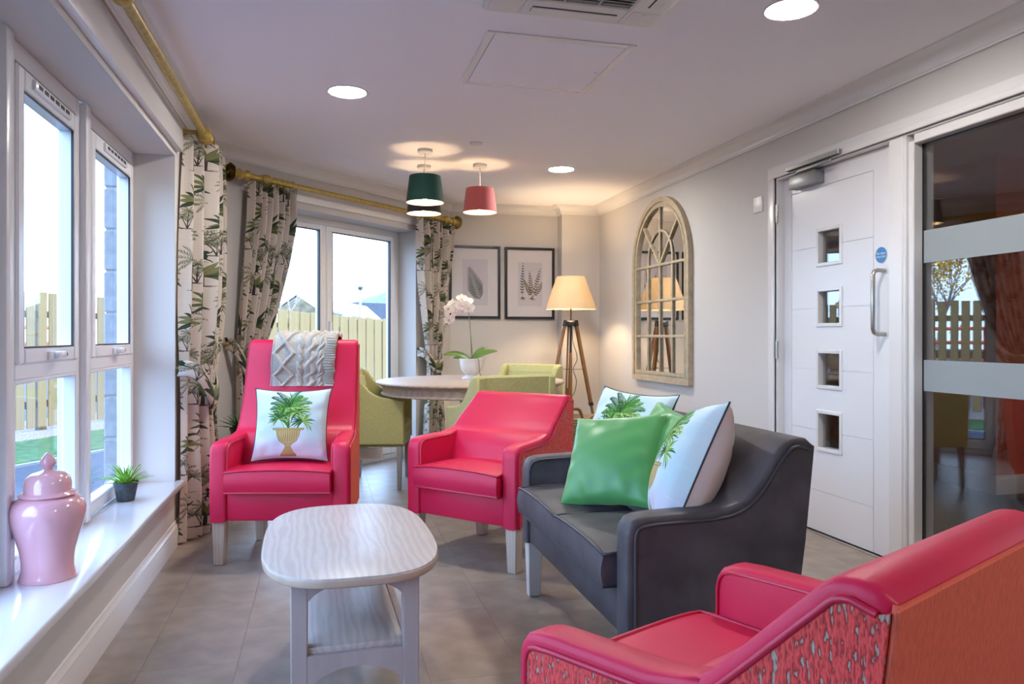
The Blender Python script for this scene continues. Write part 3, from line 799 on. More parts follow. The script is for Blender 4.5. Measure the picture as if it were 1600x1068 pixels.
for (z0, z1, x, y1) in ((2.048, 2.122, 2.642, 4.118), (2.048, 2.078, 2.636, 4.075)): add_box(bm, x, 2.66, 1.28, y1, z0, z1, .005, 2)
for (y0, y1, x) in ((4.047, 4.118, 2.642), (4.047, 4.075, 2.636)): add_box(bm, x, 2.66, y0, y1, 0, 2.050, .004, 2)
add_box(bm, 2.642, 2.66, 1.28, 1.355, 0, 2.050, .004, 2)
obj_bm('architrave', bm, M['trim'], door_2)
box('threshold_strip', 2.672, 2.70, 3.11, 4.03, 0, .005, M['steel'], door_2, .002)
bm = bmesh.new()
for z in (.21, 1.02, 1.835):
    b0 = z - .055
    for k in range(3): add_lathe(bm, [(0, 0), (.009, 0), (.009, .035), (0, .035)], 12, Matrix.Translation((2.650, 4.030, b0 + k * .0365)))
obj_bm('hinge', bm, M['steel'], door_2)
hp = [(2.70, 3.188, 1.425), (2.655, 3.188, 1.425), (2.637, 3.188, 1.418), (2.630, 3.188, 1.40), (2.630, 3.188, 1.135), (2.637, 3.188, 1.117), (2.655, 3.188, 1.11), (2.70, 3.188, 1.11)]
tube('pull_handle', hp, .0105, M['steel'], door_2, 12)
dc = box('door_closer', 2.640, DX, 3.655, 3.900, 1.952, 2.024, M['silver'], door_2, .003)
bm = bmesh.new(); add_box(bm, 2.612, 2.640, 3.425, 3.890, 2.054, 2.080, .003, 1); add_box(bm, 2.622, 2.634, 3.50, 3.80, 2.030, 2.044, .003, 1)
obj_bm('closer_rail', bm, M['silver'], door_2)
box('closer_slot', 2.618, 2.634, 3.44, 3.88, 2.0525, 2.0545, M['darkslot'], door_2)
rot = Matrix.Translation((DX - .0005, 3.212, 1.504)) @ Matrix.Rotation(-PI / 2, 4, 'Y')
bm = bmesh.new(); add_lathe(bm, [(0, -.0015), (.042, -.0015), (.042, .002), (0, .002)], 32, rot); sg = obj_bm('fire_door_sign', bm, M['paper'], door_2)
bm = bmesh.new(); add_lathe(bm, [(0, .002), (.0395, .002), (.0395, .003), (0, .003)], 32, rot); obj_bm('sign_face', bm, M['blue'], sg)

def text(name, body, size, m, Mx, parent, spacing=.95):
    cu = bpy.data.curves.new(name + '_curve', 'FONT'); cu.body = body; cu.size = size; cu.align_x = 'CENTER'; cu.align_y = 'CENTER'
    cu.space_line = spacing; cu.extrude = .0003; cu.resolution_u = 3
    t = bpy.data.objects.new('tmp', cu); COL.objects.link(t)
    bpy.context.view_layer.update()
    me = bpy.data.meshes.new_from_object(t.evaluated_get(bpy.context.evaluated_depsgraph_get()))
    bpy.data.objects.remove(t); bpy.data.curves.remove(cu)
    me.transform(Mx); me.materials.clear(); me.materials.append(m)
    return link(bpy.data.objects.new(name, me), parent)
MT = Matrix(((0, 0, -1, DX - .0042), (-1, 0, 0, 3.212), (0, 1, 0, 1.504), (0, 0, 0, 1)))
text('sign_lettering', 'Fire door\nkeep shut', .0165, M['paper'], MT, sg)

window_2 = structure(bpy.data.objects.new('window_2', None)); link(window_2)
bm = bmesh.new(); add_box(bm, 2.655, 2.779, 1.355, 2.995, 0, .088, .004, 1); add_box(bm, 2.664, 2.779, 1.355, 2.962, .088, .108, .003, 1); add_box(bm, 2.655, 2.779, 1.35, 1.42, .088, 2.04, .004, 1)
add_box(bm, 2.664, 2.779, 1.42, 2.962, 1.995, 2.04, .004, 1)
obj_bm('screen_frame', bm, M['trim'], window_2)
box('pane', 2.716, 2.726, 1.40, 2.972, .10, 2.005, M['screen'], window_2)
bm = bmesh.new(); add_box(bm, 2.712, 2.730, 2.958, 2.964, .104, 2.0); add_box(bm, 2.712, 2.730, 1.42, 2.964, 1.993, 1.999); obj_bm('gasket', bm, M['gasket'], window_2, smooth=False)
for z0, z1 in ((.846, .990), (1.440, 1.590)): box('frosted_band', 2.7145, 2.7155, 1.42, 2.955, z0, z1, M['frost'], window_2)

# ---- the corridor seen through the screen
wall('wall_corridor', [(4.55, 7.5, 4.30, 9.2, 0, 2.36), (XR + .12, 4.55, 9.0, 9.2, 0, 2.36), (7.4, 7.6, -.6, 4.30, 0, 2.36), (XR + .12, 7.6, -.8, -.6, 0, 2.36), (XR + .121, XR + .2, 7.0, 9.2, 0, 2.36)], M['redwall'])
structure(box('floor_corridor', XR + .1, 7.6, -.8, 9.2, -.08, 0, M['carpet']))
structure(box('ceiling_corridor', XR + .12, 7.6, -.8, 9.2, 2.36, 2.46, M['ceiling']))
swept(['baseboard_corridor', 'baseboard_corridor'], [(4.55, 9.0), (4.55, 4.30), (7.4, 4.30)], [(d, z * 1.05) for d, z in bprof], M['trim'])
structure(box('wall_outside', 2.69, 7.6, 9.2, 9.3, -.1, 2.4, M['wall']))

# ------------------------------------------------------------------ upholstered seats
def upholstered(root, W, Wb, D, lean, zb, za, zt, yj, armw, zc0, zc1, mleather, mpipe, mside, mrear, ncush, mleg, sweep, leg_w=(.062, .048), legs_flare=.012):
    """seat facing -y at the root: arms with a leather band, side panels inset behind piping, padded back, seat cushions, four legs"""
    w2 = W / 2
    def taper(o):
        for v in o.data.vertices:
            f = min(1.1, max(0, v.co.y / D)); v.co.x *= 1 + (Wb / W - 1) * f
        return o
    top = [(.0, zb), (.0, za - .055), (.006, za - .030), (.020, za - .010), (.045, za - .001), (.09, za + .003), (yj - .07, za + .008), (yj - .01, za + .020)]
    back = smooth_path(sweep, 5)
    rear_top = (D + lean, zt - .022)
    # arms
    for s in (-1, 1):
        poly = top + [(yj + .03, za + .03), (yj + .06, za - .02), (yj + .06, zb)]
        x0, x1 = sorted((s * (w2 - armw), s * w2))
        bm = bmesh.new(); add_prism(bm, poly, x0, x1, 'x', .016, 3); taper(obj_bm('arm', bm, mleather, root, angle=50))
    # padded back over the full width
    poly = [(yj - .052, .535)] + back + [(D + lean - .02, zt - .004), rear_top, (D + lean * .55, zt * .62), (D, zb + .01), (D - .09, zb + .01), (yj - .090, zc1 - .03)]
    bm = bmesh.new(); add_prism(bm, poly, -w2 + .002, w2 - .002, 'x', .018, 3)
    taper(obj_bm('backrest', bm, mleather, root, angle=50))
    # side panels with piping
    outline = top[:-1] + back + [(D + lean - .012, zt - .012)]
    ins = offset_poly(outline, .026)
    for s in (-1, 1):
        poly = ins + [(D + lean - .004, zt - .032), (D + lean * .55 - .002, zt * .62), (D - .002, zb + .004), (ins[0][0], zb + .004)]
        x0, x1 = sorted((s * (w2 - .01), s * (w2 + .004)))
        bm = bmesh.new(); add_prism(bm, poly, x0, x1, 'x'); pn = taper(obj_bm('side_panel', bm, mside, root, angle=30))
        taper(tube('piping', [(s * (w2 + .002), a, b) for a, b in ins], .0058, mpipe, pn, 8))
        inn = [p for p in offset_poly(top, .012) if p[1] > zc1 + .0 and p[0] < yj - .03]
        taper(tube('piping', [(s * (w2 - armw - .001), inn[0][0], zc1 - .03)] + [(s * (w2 - armw - .001), a, b) for a, b in inn], .0048, mpipe, root, 6))
    # rear panel
    bm = bmesh.new(); add_prism(bm, [(D - .006, zb + .006), (D + .006, zb + .006), (D + lean * .55 + .006, zt * .62), (D + lean + .006, zt - .028), (D + lean - .004, zt - .022), (D + lean * .55 - .006, zt * .62)], -w2 + .003, w2 - .003, 'x', .003, 1)
    taper(obj_bm('rear_panel', bm, mrear, root))
    # front rail and seat base
    bm = bmesh.new(); add_box(bm, -w2 + armw - .004, w2 - armw + .004, .012, D - .05, zb + .004, zc0 + .01, .010, 2); taper(obj_bm('front_rail', bm, mleather, root))
    # cushions
    iw = W - 2 * armw - .004
    for k in range(ncush):
        x0 = -iw / 2 + k * iw / ncush + .002; x1 = x0 + iw / ncush - .004
        n = 22; V = []; Fc = []
        yb_ = yj + .07
        def P(u, v, t):
            x = x0 + (x1 - x0) * u; y = -.034 + (yb_ + .034) * v
            eu = 1 - abs(2 * u - 1) ** 6; ev = 1 - max(0, 1 - 2 * v) ** 8
            crown = .014 * math.sin(PI * u) * (.4 + .6 * min(1, v * 2.2)) if t > 0 else 0
            rx = .012 * (1 - eu); ry = .004 * (1 - ev)
            return (x, y, (zc1 - ry * 1.2 - rx * .6 + crown) if t > 0 else zc0)
        bm = bmesh.new(); g = [[bm.verts.new(P(i / n, j / n, 1)) for i in range(n + 1)] for j in range(n + 1)]
        for j in range(n):
            for i in range(n): bm.faces.new((g[j][i], g[j][i + 1], g[j + 1][i + 1], g[j + 1][i]))
        rim = [g[0][i] for i in range(n + 1)] + [g[j][n] for j in range(1, n + 1)] + [g[n][i] for i in range(n - 1, -1, -1)] + [g[j][0] for j in range(n - 1, 0, -1)]
        prev = rim; m_ = 5
        cxm, cym = (x0 + x1) / 2, yb_ / 2
        for q in range(1, m_ + 1):
            f = q / m_; bul = .010 * math.sin(PI * f)
            nxt = []
            for r in rim:
                dx = r.co.x - cxm; dy = r.co.y - cym
                ox = bul * (1 if r.co.x > x1 - .004 else -1 if r.co.x < x0 + .004 else 0) * .3; oy = -bul if r.co.y < -.03 else 0
                nxt.append(bm.verts.new((r.co.x + ox, r.co.y + oy, r.co.z + (zc0 - r.co.z) * f)))
            for i in range(len(rim)): bm.faces.new((prev[i], prev[(i + 1) % len(rim)], nxt[(i + 1) % len(rim)], nxt[i]))
            prev = nxt
        bm.faces.new(prev)
        bmesh.ops.triangulate(bm, faces=[f for f in bm.faces if len(f.verts) > 4])
        cu = taper(obj_bm('seat_cushion', bm, mleather, root, angle=55))
        tp = [P(0, v, 1) for v in (.8, .5, .25, .1, .0)]; fr = [P(u / 14, 0, 1) for u in range(1, 14)]; rt = [P(1, v, 1) for v in (0, .1, .25, .5, .8)]
        loop = [Vector(p) + Vector((0, -.001, .001)) for p in tp + fr + rt]
        taper(tube('piping', loop, .0055, mpipe, cu, 6))
        taper(tube('piping', [(p[0], p[1] - .001, zc0 + .003) for p in [P(0, .5, 1), P(0, 0, 1), P(.5, 0, 1), P(1, 0, 1), P(1, .5, 1)]], .0055, mpipe, cu, 6))
    # legs
    for sx in (-1, 1):
        fx = 1 if sx > 0 else -1
        leg(sx * (w2 - .040), .042, 0, zb + .012, leg_w[0], leg_w[1], mleg, root)
        leg(sx * (Wb / 2 - .055), D - .06, 0, zb + .012, leg_w[0], leg_w[1], mleg, root, dx=0, dy=.015)
    return root

SW_LOW = lambda D, l, za, zt, yj: [(yj - .02, za + .014), (yj + .025, za + .032), (yj + .075, za + .078), (D + l - .125, zt - .045), (D + l - .085, zt - .008), (D + l - .05, zt)]
def low_armchair(name, label, x, y, th, zt=.793, lean=.055, W=.672, Wb=.585, D=.56, za=.588, yj=.315, zc1=.462):
    r = thing(name, label, 'armchair', (x, y, 0), th, 'crimson leather armchairs')
    return upholstered(r, W, Wb, D, lean, .208, za, zt, yj, .082, .352, zc1, M['red'], M['redpipe'], M['weave'], M['weave2'], 1, M['ashleg'], SW_LOW(D, lean, za, zt, yj))

low_armchair('armchair', 'low-backed crimson leather armchair beside the sofa arm, facing the coffee table', .640, 3.615, -.842)
low_armchair('armchair', 'crimson armchair nearest the viewer, seen from behind with dotted woven side', .672, 1.535, -2.690, .788, .068, .702, .632, .605, .556, .365, .438)
hc = thing('armchair', 'tall high-backed crimson armchair holding a palm cushion and knitted throw', 'armchair', (-.200, 3.795, 0), -.225, 'crimson leather armchairs')
HD, HL, HZA, HZT, HYJ = .53, .03, .592, 1.082, .285
upholstered(hc, .668, .570, HD, HL, .208, HZA, HZT, HYJ, .082, .352, .462, M['red'], M['redpipe'], M['weave2'], M['weave2'], 1, M['ashleg'],
            [(HYJ - .02, HZA + .014), (HYJ + .02, HZA + .04), (HYJ + .06, HZA + .11), (HYJ + .10, HZA + .22), (HD + HL - .135, HZT - .12), (HD + HL - .105, HZT - .015), (HD + HL - .06, HZT)])
sofa = thing('sofa', 'two-seater charcoal leather sofa heaped with cushions in front of the white door', 'sofa', (.828, 2.560, 0), -1.576)
SD, SL, SZA, SZT, SYJ = .53, .065, .592, .800, .335
upholstered(sofa, 1.172, 1.172, SD, SL, .232, SZA, SZT, SYJ, .088, .372, .478, M['char'], M['charpipe'], M['char'], M['char'], 2, M['whiteleg'], SW_LOW(SD, SL, SZA, SZT, SYJ))

# ------------------------------------------------------------------ scatter cushions
def pillow(label, w, h, t, mfront, mback, mpipe, loc, yaw, tilt, roll=0.0, seed=0, pinch=.095, group=None):
    """square scatter cushion; upright, front facing -y before it is turned"""
    n = 34; R = random.Random(seed); V = []; UV = []; Fc = []; mi = []
    ph = [R.uniform(0, 6.28) for _ in range(6)]
    def P(u, v, s):
        a, b = 2 * u - 1, 2 * v - 1
        x = a * w / 2 * (1 - pinch * (1 - abs(b) ** 2.4)); z = b * h / 2 * (1 - pinch * (1 - abs(a) ** 2.4))
        e = max(0, (1 - a * a) * (1 - b * b))
        d = t / 2 * e ** .40
        wr = .0038 * e ** .5 * (1 - e) * (math.sin(9 * a + 5 * b + ph[0]) + math.sin(13 * b - 6 * a + ph[1]) + .7 * math.sin(21 * a * b + ph[2]))
        # radiating creases near the bottom edge and the corners
        wr += .006 * max(0, -b - .35) * math.sin(16 * a + ph[3]) * e ** .25
        return (x, s * (d + wr), z)
    for s in (-1, 1):
        base = len(V)
        for j in range(n + 1):
            for i in range(n + 1):
                V.append(P(i / n, j / n, s)); UV.append((i / n, j / n))
        for j in range(n):
            for i in range(n):
                a = base + j * (n + 1) + i
                f = (a, a + 1, a + n + 2, a + n + 1)
                Fc.append(f if s < 0 else f[::-1]); mi.append(0 if s < 0 else 1)
    o = obj_pd('cushion', V, Fc, [mfront, mback], None, True, UV, mi=mi)
    tag(o, label, 'cushion', group)
    if mpipe is not None:
        loop = [P(i / 16, 0, 1) for i in range(16)] + [P(1, j / 16, 1) for j in range(16)] + [P(1 - i / 16, 1, 1) for i in range(16)] + [P(0, 1 - j / 16, 1) for j in range(16)]
        tube('piping', [(p[0], 0, p[2]) for p in loop], .0030, mpipe, o, 6, True)
    o.matrix_world = Matrix.Translation(loc) @ Matrix.Rotation(yaw, 4, 'Z') @ Matrix.Rotation(tilt, 4, 'X') @ Matrix.Rotation(roll, 4, 'Y')
    return o

HM = Matrix.Translation((-.206, 3.795, 0)) @ Matrix.Rotation(-.225, 4, 'Z')
pillow('palm-in-urn printed cushion standing on the high-backed red armchair', .385, .370, .13, M['cushprint'], M['cream'], M['navycord'], HM @ Vector((.016, .190, .655)), -.215, -.24, .0, 1)
pillow('palm-print cushion in the far corner of the sofa, behind the satin one', .43, .43, .15, M['cushprint'], M['cream'], M['navycord'], (1.182, 2.862, .682), -1.20, -.42, .03, 2)
pillow('green satin cushion wedged at the back between the two palm-print sofa cushions', .37, .37, .12, M['greensatin'], M['greensatin'], None, (1.205, 2.575, .665), -1.42, -.50, .16, 3)
pillow('plain green satin cushion at the front of the sofa heap', .385, .375, .15, M['greensatin'], M['greensatin'], None, (1.045, 2.630, .640), -.92, -.56, -.13, 4)
pillow('palm-print cushion beside the near sofa arm, its cream back and dark piping showing', .43, .43, .21, M['cushprint'], M['cream'], M['navycord'], (1.145, 2.225, .680), -1.95, -.42, -.16, 5)

# ------------------------------------------------------------------ cable-knit throw over the tall chair back
def throw():
    nu, nv = 120, 190
    D, L = HD, HL
    prof = smooth_path([(HYJ + .125, HZA + .24), (HYJ + .135, HZA + .30), (D + L - .150, HZT - .12), (D + L - .121, HZT - .01), (D + L - .070, HZT + .017), (D + L - .01, HZT + .006), (D + L + .022, HZT - .04), (D + L + .022, HZT - .16), (D + L + .015, HZT - .24)], 24)
    P = [Vector((0, a, b)) for a, b in prof]; d = [0]
    for a, b in zip(P, P[1:]): d.append(d[-1] + (b - a).length)
    T = d[-1]
    def at(t):
        t *= T
        for i in range(len(d) - 1):
            if d[i + 1] >= t: break
        f = (t - d[i]) / max(1e-9, d[i + 1] - d[i]); p = P[i].lerp(P[i + 1], f); tg = (P[i + 1] - P[i]).normalized()
        return p, Vector((0, -tg.z, tg.y))
    def rope(u, c, w, v, k):
        x = (u - c) / w
        if abs(x) > 1: return 0
        return (1 - x * x) ** .5 * (.75 + .35 * math.sin(k * v + 3.2 * x))
    def hgt(u, v):
        h = 0.0; y = v * T
        for s in (1, -1):
            c = .20 + s * .155 * (2 / PI) * math.asin(math.sin(2 * PI * y / .235))
            x = (u - c) / .035
            if abs(x) < 1: h = max(h, (1 - x * x) ** .5)
        h = max(h, rope(u, .46, .045, y, 2 * PI / .036), rope(u, .78, .04, y, -2 * PI / .036))
        for s in (1, -1):
            c = .62 + s * .048 * math.sin(2 * PI * y / .13); x = (u - c) / .048
            if abs(x) < 1: h = max(h, (1 - x * x) ** .5 * (.8 + .3 * s * math.cos(2 * PI * y / .13)))
        if u > .85: h = .55 + .45 * math.sin(2 * PI * y / .0125)
        elif u < .02: h = .4
        return h * .0125 + .0018 * math.sin(y * 900) * math.sin(u * 260)
    V = []; Fc = []
    for j in range(nv + 1):
        p, nrm = at(j / nv)
        f = min(1, max(0, (j / nv) / .45))
        skew = -.012 * (1 - f)
        for i in range(nu + 1):
            u = i / nu; edge = min(1, min(u, 1 - u) * 14)
            wide = .335 + .006 * math.sin(j * .3)
            th = .010 + .010 * edge ** .5 + hgt(u, j / nv)
            q = p + nrm * th
            V.append((-.142 + wide * u + skew, q.y, q.z))
    n0 = len(V)
    for j in range(nv + 1):
        p, nrm = at(j / nv); f = min(1, max(0, (j / nv) / .45))
        for u in (0, 1): V.append((-.142 + .335 * u - .012 * (1 - f), p.y, p.z))
    w = nu + 1
    for j in range(nv):
        for i in range(nu): Fc.append((j * w + i, j * w + i + 1, (j + 1) * w + i + 1, (j + 1) * w + i))
        for q, i in ((0, 0), (1, nu)):
            Fc.append((n0 + 2 * j + q, n0 + 2 * j + 2 + q, (j + 1) * w + i, j * w + i))
    for j in (0, nv): Fc.append(tuple(j * w + i for i in range(w)) + (n0 + 2 * j + 1, n0 + 2 * j))
    o = obj_pd('throw', V, Fc, M['knit'], None, True)
    o.matrix_world = HM
    tag(o, 'oatmeal cable-knit throw folded over the top of the tall red armchair', 'throw')
throw()

# ------------------------------------------------------------------ coffee table
ct = thing('coffee_table', 'grey ash coffee table with rounded oblong top and lower shelf', 'table', (.085, 2.546, 0), .024)
def superell(a, b, n, k=72): return [(a * abs(math.cos(t)) ** (2 / n) * (1 if math.cos(t) > 0 else -1), b * abs(math.sin(t)) ** (2 / n) * (1 if math.sin(t) > 0 else -1)) for t in np.linspace(0, 2 * PI, k, endpoint=False)]
bm = bmesh.new(); add_prism(bm, superell(.2655, .4575, 3.06), .440, .450, 'z', .003, 2); obj_bm('table_top', bm, M['palewood'], ct, angle=30)
bm = bmesh.new(); add_prism(bm, superell(.268, .460, 3.06), .422, .4465, 'z', .006, 3); obj_bm('edge_band', bm, M['tabletrim'], ct, angle=30)
LX, LY = .155, .345
for sx in (-1, 1):
    for sy in (-1, 1): leg(sx * LX, sy * LY, 0, .423, .047, .045, M['greywood'], ct)
box('shelf', -LX + .02, LX - .02, -LY - .008, LY + .008, .212, .230, M['palewood'], ct, .002)
def arch_rail(half, z0, z1, rise, n=16, down=True):
    pts = [(-half, z1), (half, z1)]
    for k in range(n + 1):
        x = half - 2 * half * k / n; e = 1 - (x / half) ** 2
        pts.append((x, z0 + rise * e ** .8 if e > 0 else z0))
    return pts
for sy in (-1, 1):
    for nm, z0, z1, ri in (('lower_rail', .118, .212, .055), ('top_rail', .362, .423, .052)):
        bm = bmesh.new(); add_prism(bm, arch_rail(LX - .022, z0, z1, ri), sy * LY - .010 - .012, sy * LY - .010 + .008, 'y'); obj_bm(nm, bm, M['greywood'], ct, angle=30)
for sx in (-1, 1):
    for nm, z0, z1, ri in (('lower_rail', .150, .212, .03), ('top_rail', .375, .423, .03)):
        bm = bmesh.new(); add_prism(bm, [(p[0], p[1]) for p in arch_rail(LY - .022, z0, z1, ri)], sx * LX - .01, sx * LX + .01, 'x'); obj_bm(nm, bm, M['greywood'], ct, angle=30)

# ------------------------------------------------------------------ dining table, orchid
dt = thing('dining_table', 'round whitewashed oak dining table with moulded apron by the bay doors', 'table', (1.105, 5.705, 0))
lathe('table_top', [(0, .735), (.66, .735), (.695, .738), (.712, .745), (.719, .753), (.716, .761), (.704, .767), (.69, .770), (0, .770)], M['whitewash'], dt, 96)
lathe('apron', [(0, .735), (.685, .735), (.682, .728), (.668, .722), (.664, .690), (.668, .682), (.676, .678), (.678, .670), (.672, .664), (.645, .662), (.64, .70), (0, .70)], M['whitewash'], dt, 96)
lathe('pedestal', [(0, .70), (.16, .70), (.16, .67), (.09, .63), (.075, .56), (.11, .47), (.125, .40), (.10, .30), (.075, .25), (.11, .21), (.12, .16), (.06, .12), (0, .12)], M['whitewash'], dt, 40)
for k in range(4):
    a = k * PI / 2 + .4
    bm = bmesh.new(); add_prism(bm, [(.05, .20), (.13, .19), (.25, .12), (.36, .06), (.42, .045), (.42, .0), (.34, .0), (.22, .05), (.12, .10), (.05, .11)], -.035, .035, 'y', .008, 2, Matrix.Rotation(a, 4, 'Z'))
    obj_bm('foot', bm, M['whitewash'], dt)

orc = thing('potted_orchid', 'white orchid in a stone urn standing on the round dining table', 'plant', (1.112, 5.715, .770))
UM = Matrix.Identity(4)
lathe('urn', [(0, 0), (.072, 0), (.075, .008), (.068, .018), (.045, .026), (.038, .034), (.040, .040), (.058, .050), (.078, .075), (.086, .105), (.088, .135), (.094, .152), (.096, .158), (.090, .160), (.082, .152), (.078, .13), (0, .13)], M['urn'], orc, 40)
lathe('soil', [(0, .139), (.079, .137), (.079, .128), (0, .128)], M['bark'], orc, 24)
def strap_leaf(L_, w, a0, curl, az, m, parent, name='leaf', z0=.14, twist=0.0, n=9):
    V = []; Fc = []; x = 0; z = 0; a = a0; R0 = Matrix.Rotation(az, 3, 'Z')
    for i in range(n + 1):
        t = i / n; ww = w * (math.sin(PI * min(.985, .12 + .86 * t)) ** .75); nrm = Vector((-math.sin(a), 0, math.cos(a)))
        for k in (-1, -.5, 0, .5, 1):
            V.append(R0 @ (Vector((x, k * ww / 2 * math.cos(twist), z + k * ww / 2 * math.sin(twist))) + nrm * (.16 * ww * k * k)))
        x += L_ / n * math.cos(a); z += L_ / n * math.sin(a); a -= curl / n
    for i in range(n):
        for k in range(4): Fc.append((5 * i + k, 5 * i + k + 1, 5 * i + k + 6, 5 * i + k + 5))
    o = obj_pd(name, [v + Vector((0, 0, z0)) for v in V], Fc, m, parent, True)
    md = o.modifiers.new('thick', 'SOLIDIFY'); md.thickness = .0025
    return o
VA = -YAW            # world heading of the picture's right-hand direction
for L_, w, a0, cu, az in ((.225, .058, .55, .75, VA + PI + .1), (.16, .045, .35, .5, VA + PI - .35), (.215, .06, .60, .55, VA - .05), (.165, .05, .85, .35, VA + .5), (.13, .04, .5, .6, VA - 1.7)):
    strap_leaf(L_, w, a0, cu, az, M['orchidleaf'], orc, twist=.75 if math.cos(az - VA) > 0 else -.75)
ux, uy = math.cos(VA), math.sin(VA)
def op(a, z, d=0): return (ux * a - uy * d, uy * a + ux * d, z)
st = smooth_path([op(.0, .14), op(-.005, .30), op(-.014, .45), op(-.030, .53), op(-.065, .575), op(-.12, .585), op(-.165, .55), op(-.195, .49)], 6)
tube('flower_stem', st, .0032, M['stem'], orc, 6)
tube('support_stake', [op(.01, .14, .01), op(-.020, .50, .01)], .0025, M['bark'], orc, 6)
tube('aerial_root', smooth_path([op(.04, .155, -.06), op(.055, .16, -.075), op(.062, .12, -.082), (op(.066, .06, -.075)), op(.075, .02, -.06)], 5), .0025, M['bark'], orc, 5)
def flower_mesh():
    V = []; Fc = []; mi = []
    def petal(ang, L_, w, cup, m):
        b = len(V); n = 6
        for i in range(n + 1):
            t = i / n; ww = w * math.sin(PI * min(.98, .1 + .86 * t)) ** .7
            for k in (-1, 0, 1):
                r = .006 + L_ * t; x, z = r * math.cos(ang) - k * ww / 2 * math.sin(ang), r * math.sin(ang) + k * ww / 2 * math.cos(ang)
                V.append((x, -cup * t * t * .6 - .004 * abs(k) + .0 , z))
        for i in range(n):
            for k in range(2): a = b + 3 * i + k; Fc.append((a, a + 1, a + 4, a + 3)); mi.append(m)
    for ang in (PI / 2, PI / 2 + 2.2, PI / 2 - 2.2): petal(ang, .036, .026, -.006, 0)
    for ang in (.25, PI - .25): petal(ang, .040, .044, .006, 0)
    petal(-PI / 2, .022, .018, .02, 1); petal(-PI / 2 + .7, .012, .010, .018, 1); petal(-PI / 2 - .7, .012, .010, .018, 1)
    me = bpy.data.meshes.new('flower'); me.from_pydata(V, [], Fc); me.materials.append(M['petal']); me.materials.append(M['lip'])
    me.polygons.foreach_set('material_index', mi); me.polygons.foreach_set('use_smooth', [True] * len(Fc)); me.update()
    return me
FM = flower_mesh()
for a, z, d, sc, rz, rx in ((-.035, .595, -.012, 1.15, .3, -.5), (-.020, .545, -.03, 1.15, -.1, .1), (-.072, .565, -.030, 1.25, .2, .05), (-.075, .62, .0, .95, .1, -.3), (-.115, .545, -.03, 1.2, .35, .1), (-.145, .575, -.01, 1.05, .7, .0), (-.16, .50, -.03, 1.15, .4, .2), (-.185, .54, -.005, .95, .8, 0), (-.17, .455, -.02, 1.0, .3, .35)):
    o = bpy.data.objects.new('flower', FM); link(o, orc); o.location = op(a, z, d); o.scale = (sc, sc, sc); o.rotation_euler = (rx, 0, VA + rz)
for a, z in ((-.200, .455), (-.19, .425), (-.205, .47)):
    bm = bmesh.new(); add_sphere(bm, op(a, z), .008, (1, 1, 1.3), 8); obj_bm('bud', bm, M['stem'], orc)

# ------------------------------------------------------------------ lime dining chairs
def dining_chair(label, x, y, th):
    r = thing('dining_chair', label, 'chair', (x, y, 0), th, 'lime linen dining chairs')
    W, D, t = .56, .44, .055
    for s in (-1, 1):
        x0, x1 = sorted((s * (W / 2 - t), s * W / 2))
        top = smooth_path([(.0, .640), (.08, .648), (.17, .664), (.24, .698), (.30, .765), (.345, .828), (.385, .852)], 5)
        bm = bmesh.new(); add_prism(bm, [(.0, .325), (0, .5)] + top + [(.435, .855), (.460, .84), (.430, .325)], x0, x1, 'x', .014, 3); obj_bm('arm', bm, M['lime'], r, angle=50)
    bm = bmesh.new(); add_prism(bm, [(.33, .30), (.33, .50), (.385, .845), (.40, .857), (.440, .857), (.455, .845), (.430, .30)], -W / 2 + .004, W / 2 - .004, 'x', .012, 3)
    bk = obj_bm('backrest', bm, M['lime'], r, angle=50)
    bm = bmesh.new(); add_prism(bm, [(.285, .45), (.315, .62), (.36, .80), (.39, .80), (.355, .45)], -W / 2 + t + .006, W / 2 - t - .006, 'x', .016, 3); obj_bm('back_pad', bm, M['lime'], r, angle=50)
    for i in range(4):
        for z, yy in ((.72, .334), (.60, .307)):
            bm = bmesh.new(); add_sphere(bm, (-W / 2 + .125 + i * .103, yy, z), .011, (1, .5, 1), 8); obj_bm('button', bm, M['lime'], bk)
    box('seat', -W / 2 + t + .002, W / 2 - t - .002, -.004, .345, .395, .475, M['lime'], r, .022, 3)
    box('seat_frame', -W / 2 + t - .003, W / 2 - t + .003, .006, .385, .300, .395, M['lime'], r, .006, 1)
    for sx in (-1, 1):
        leg(sx * (W / 2 - .035), .035, 0, .31, .040, .028, M['greyleg'], r)
        leg(sx * (W / 2 - .035), D - .05, 0, .31, .040, .028, M['greyleg'], r, dy=.02)
    return r
dc1 = dining_chair('lime dining chair on the left of the table, nearest the glazed doors', .628, 5.712, PI / 2 - .22)
dining_chair('lime dining chair in front of the table, its back behind the low red armchair', 1.06, 5.00, PI + .27)
dining_chair('lime dining chair on the far side of the table, facing the room beside the lamp', 1.50, 6.085, -.75)
bm = bmesh.new()
for k in range(5): add_box(bm, -.27 - .004, -.27 + k * .004, .20 - k * .012, .33 + k * .008, .235 - k * .004, .302, 0)
lb = obj_bm('fabric_label', bm, M['palm'], dc1, smooth=False)

